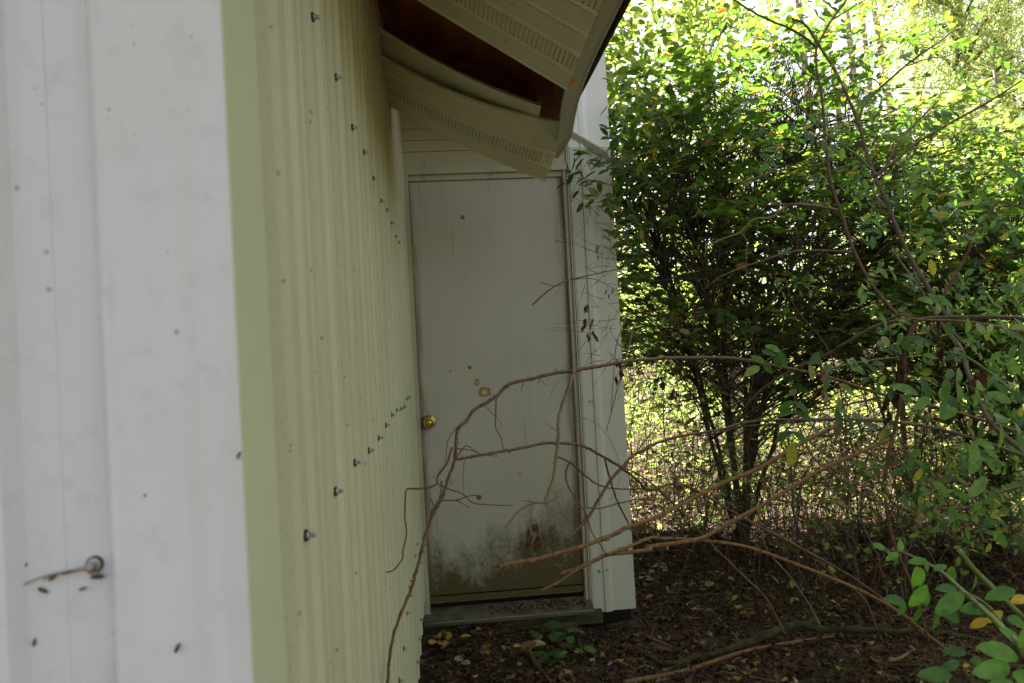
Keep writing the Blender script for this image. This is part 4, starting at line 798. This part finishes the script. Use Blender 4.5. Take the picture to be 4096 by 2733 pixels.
def compound(spots, L, parent, mat='rose', nm='foliage', tmpl=HI, rnd=None):
    P_, D_, N_, st_ = [], [], [], MB(); Ls = []
    for x, y, Y, ang, sc in spots:
        o_ = P3(x, y, Y); a_ = math.radians(ang); d = Vector((math.cos(a_), random.uniform(-.5, .3), math.sin(a_))).normalized(); nrm = Vector((random.gauss(0, .3), -.75, random.uniform(.2, .9))).normalized()
        s_ = d.cross(nrm).normalized(); ln = L*sc; npair = random.choice((2, 3, 3)); stem = [o_+d*ln*2.2*k/5+Vector((0, 0, -.25*ln*(k/5)**2)) for k in range(6)]; st_.tube(stem, [.0012]*6, 4)
        for j in range(npair):
            p = stem[min(5, 1+int(4*(j+.4)/npair))]
            for sg in (-1, 1): P_.append(p); D_.append(d*.45+s_*sg+Vector((random.gauss(0, .12), random.gauss(0, .25), random.gauss(0, .12)))); N_.append(nrm+Vector((random.gauss(0, .3), random.gauss(0, .3), random.gauss(0, .3)))); Ls.append(ln*random.uniform(.8, 1.05))
        P_.append(stem[5]); D_.append(d); N_.append(nrm); Ls.append(ln*1.15)
    st_.build('leaf_stalks', M['green'], parent, True); Ls = np.array(Ls)
    return leaves(nm, P_, D_, N_, Ls, Ls*.5, M[mat], parent, tmpl, rnd if rnd is None else rng.uniform(*rnd, len(Ls)))
sp5 = [(1700, 1040, 2.1, 20), (1670, 1085, 2.1, -80), (1760, 1110, 2.1, -10), (1430, 1010, 2.3, -100), (1290, 570, 2.4, -95), (1240, 420, 2.4, 20), (1080, 620, 2.4, -30), (1460, 660, 2.3, 10), (1440, 1290, 2.2, -10), (1640, 1230, 2.2, 30), (1360, 1360, 2.2, -60), (1660, 780, 2.4, -80), (1530, 900, 2.3, -10), (1190, 300, 2.5, -60), (1370, 400, 2.5, -70), (900, 460, 2.6, 200), (1260, 190, 2.6, 20), (1220, 560, 2.5, 200), (1000, 700, 2.5, 220), (1690, 640, 2.4, 40), (1900, 640, 2.3, 0), (1750, 580, 2.4, 30), (1150, 100, 2.6, 40), (1580, 300, 2.6, 30), (2060, 660, 2.3, -30), (1960, 930, 2.2, -80), (2010, 1040, 2.1, -60), (2120, 1350, 2.1, -60), (2060, 790, 2.2, -30), (1230, 850, 2.5, 200)]
compound([(*c5(x, y), Y, a_, random.uniform(.8, 1.15)) for x, y, Y, a_ in sp5], .040, rose)
sp6 = [(860, 200, 2.3, 200, 1.1), (930, 250, 2.3, -30, 1.25), (900, 380, 2.3, -100, 1.35), (1040, 440, 2.3, -20, 1.3), (1110, 280, 2.3, 10, 1), (1230, 210, 2.2, 20, 1), (1220, 330, 2.3, -30, .8), (1480, 310, 2.0, -20, 1.2), (1500, 150, 2.1, 10, 1), (1640, 150, 2.0, 15, 1), (1740, 240, 2.0, 0, 1.1), (1760, 160, 2.0, 30, 1), (1600, 460, 2.0, 150, 1.4), (1620, 540, 1.9, -70, 1.5), (1700, 480, 1.9, -30, 1.5), (1690, 330, 2.0, -20, 1.1), (1350, 620, 2.2, -50, 1), (1450, 600, 2.2, -10, 1), (1800, 700, 2.0, -40, 1.2), (1650, 800, 2.2, -70, 1), (1740, 640, 2.1, 180, 1), (1560, 700, 2.2, -120, 1), (1400, 760, 2.3, -60, .9), (1680, 30, 2.1, 30, 1), (1560, 40, 2.1, 160, 1)]
compound([(*c6(x, y), Y, a_, s_) for x, y, Y, a_, s_ in sp6], .046, rose)
# many more leaflets through the right side
compound([(2350-abs(random.gauss(0, 190)), random.uniform(620, 1230), random.uniform(2.2, 3.4), random.uniform(-180, 60), random.uniform(.6, 1.15)) for _ in range(150)], .036, rose, tmpl=LO)
compound([(random.uniform(1750, 2350), random.uniform(80, 640), random.uniform(2.7, 3.6), random.uniform(-180, 60), random.uniform(.7, 1.1)) for _ in range(70)], .036, rose, tmpl=LO)
hanging(rose, [(*c6(x, y), 2.3) for x, y in [(1290, 380), (1290, 440), (1320, 300), (1350, 250), (1360, 330), (1500, 180), (1540, 220), (1550, 280), (1500, 350), (1540, 400), (1480, 230), (1330, 200), (1620, 330), (1470, 100), (1660, 290)]], 'deadleaf', .058, .3, per=3, rnd=(0, .5))
hanging(rose, [(*c6(x, y), 2.3) for x, y in [(1000, 270), (1010, 350), (1400, 840), (1420, 900), (1470, 700), (1460, 780), (430, 720), (425, 760), (1065, 480), (1300, 630)]], 'deadleaf', .055, .3, per=2, rnd=(.75, 1))
hanging(rose, [(*c6(x, y), 2.8) for x, y in [(400, 60), (430, 90), (490, 30), (40, 70), (70, 130), (180, 300), (410, 370), (430, 250)]], 'deadleaf', .04, .5, per=3, rnd=(.2, .6))
# ------------------------------------------------------------ nearest rose spray, out of focus
def c8(x, y): return (1835.9+x*.3047, 1090+y*.3047)
fr = thing('rose_shoot', tuple(P3(2350, 1600, .85)), 'blurred bright green rose shoot nearest the camera at bottom right', 'rose shoot')
mb = MB(); stp = smooth_path([P3(*c8(x, y), Y) for x, y, Y in ((600, 560, 1.25), (760, 580, 1.2), (900, 640, 1.15), (1050, 720, 1.1), (1200, 850, 1.05), (1330, 970, 1.0), (1450, 1080, .96), (1600, 1230, .92), (1800, 1420, .88))], 5)
mb.tube(stp, [.0012+.0036*i/len(stp) for i in range(len(stp))], 8)
mb.tube(smooth_path([P3(*c8(x, y), 1.0) for x, y in ((1200, 870), (1400, 970), (1560, 1180), (1700, 1400))], 4), .0016, 6)
mb.tube(smooth_path([P3(*c8(x, y), 1.15) for x, y in ((1200, 570), (1300, 700), (1450, 850), (1687, 1080))], 4), .004, 8); mb.build('stem', M['green'], fr, True)
FL = [(1620, 870, 215, 190, .45, 1.0), (1320, 760, 150, -90, .40, 1.08), (1400, 1000, 200, 175, .40, 1.0), (1150, 690, 140, -95, .35, 1.1), (930, 850, 140, -85, .35, 1.1), (900, 985, 150, -100, .30, 1.05), (1025, 1040, 140, -90, .30, 1.03), (1060, 1030, 170, -25, .15, 1.0), (790, 960, 170, 160, .2, 1.08), (790, 965, 110, -110, .25, 1.08), (960, 650, 130, 178, .6, 1.1), (930, 660, 110, -50, .6, 1.1), (880, 690, 170, -95, .75, 1.08), (905, 700, 150, -88, .8, 1.1), (740, 590, 110, 195, .7, 1.15), (760, 580, 90, 80, .8, 1.15), (640, 560, 100, 150, .7, 1.2), (1010, 720, 110, 20, .5, 1.1), (950, 830, 210, -120, .72, 1.03), (1230, 890, 260, 212, .5, 1.0), (1180, 860, 150, 170, .3, 1.02),
      (1500, 1160, 260, -35, .62, .92), (1640, 1380, 300, 155, .72, .9), (1580, 1440, 300, 180, .72, .9), (1440, 1330, 120, -40, .4, .95), (1140, 1510, 230, 175, .32, .95), (1600, 1500, 320, -30, .65, .88), (1600, 1560, 260, 200, .6, .88), (1250, 1340, 160, 170, .1, 1.05), (1200, 1410, 150, 190, .12, 1.05), (1280, 1400, 140, -10, .15, 1.05), (1560, 1090, 200, -15, .3, 1.0), (1700, 900, 200, -40, .4, .98), (1400, 1100, 160, 20, .95, 1.02), (1420, 1090, 140, -160, .96, 1.02), (1590, 960, 150, 15, .93, 1.05), (1230, 1440, 55, 10, .95, 1.05), (1650, 1300, 200, 60, .6, .9), (1700, 1180, 200, -60, .5, .92)]
P_, D_, N_, L_, r_ = [], [], [], [], []
for x, y, s_, ang, rn, Y in FL:
    p = P3(*c8(x, y), Y); a_ = math.radians(ang); P_.append(p); D_.append((math.cos(a_), random.uniform(-.25, .25), math.sin(a_))); N_.append((random.gauss(0, .25), -.8, random.uniform(.3, .9))); L_.append(s_*.3047*1.743/F*Y*1.08); r_.append(rn)
for p, d, n_, l_, q in zip(P_, D_, N_, L_, r_): leaves('leaf', [p], [d], [n_], l_, l_*.54, M['fore'], fr, HI, [q])
# cobweb with debris on the near front wall
t = thing('cobweb', tuple(at(382, 2270, FW-.004)), 'dusty cobweb strands with debris under the near screw', 'cobweb'); mb = MB()
for pp in ([(370, 2262), (250, 2290), (150, 2315), (60, 2360), (52, 2380)], [(372, 2275), (240, 2296), (170, 2320)], [(52, 2380), (62, 2440), (78, 2500), (70, 2550)], [(395, 2285), (330, 2282), (250, 2300)], [(400, 2290), (380, 2300), (350, 2290)]):
    mb.tube(smooth_path([at(x, y, FW-.006) for x, y in pp], 5), .0006, 4)
mb.build('strand', M['pale'], t)
for px, py, s_, an in ((172, 2362, .004, -.5), (212, 2312, .0035, .6), (332, 2356, .003, .3), (100, 2265, .003, 1), (75, 2487, .0025, .2), (80, 2560, .002, .2), (390, 2308, .005, 0), (138, 2570, .003, 1.4), (710, 2592, .004, 1.1), (955, 1822, .003, 1.2)):
    p = at(px, py, FW-.004 if px < 420 else YC-.003); dd = Vector((math.cos(an), 0, math.sin(an)))
    MB().tube([p-dd*s_, p-dd*s_*.4+Vector((0, -.0006, .0003)), p+dd*s_*.5, p+dd*s_], [s_*.15, s_*.4, s_*.36, s_*.1], 6).build('debris', M['dead'], t, True)
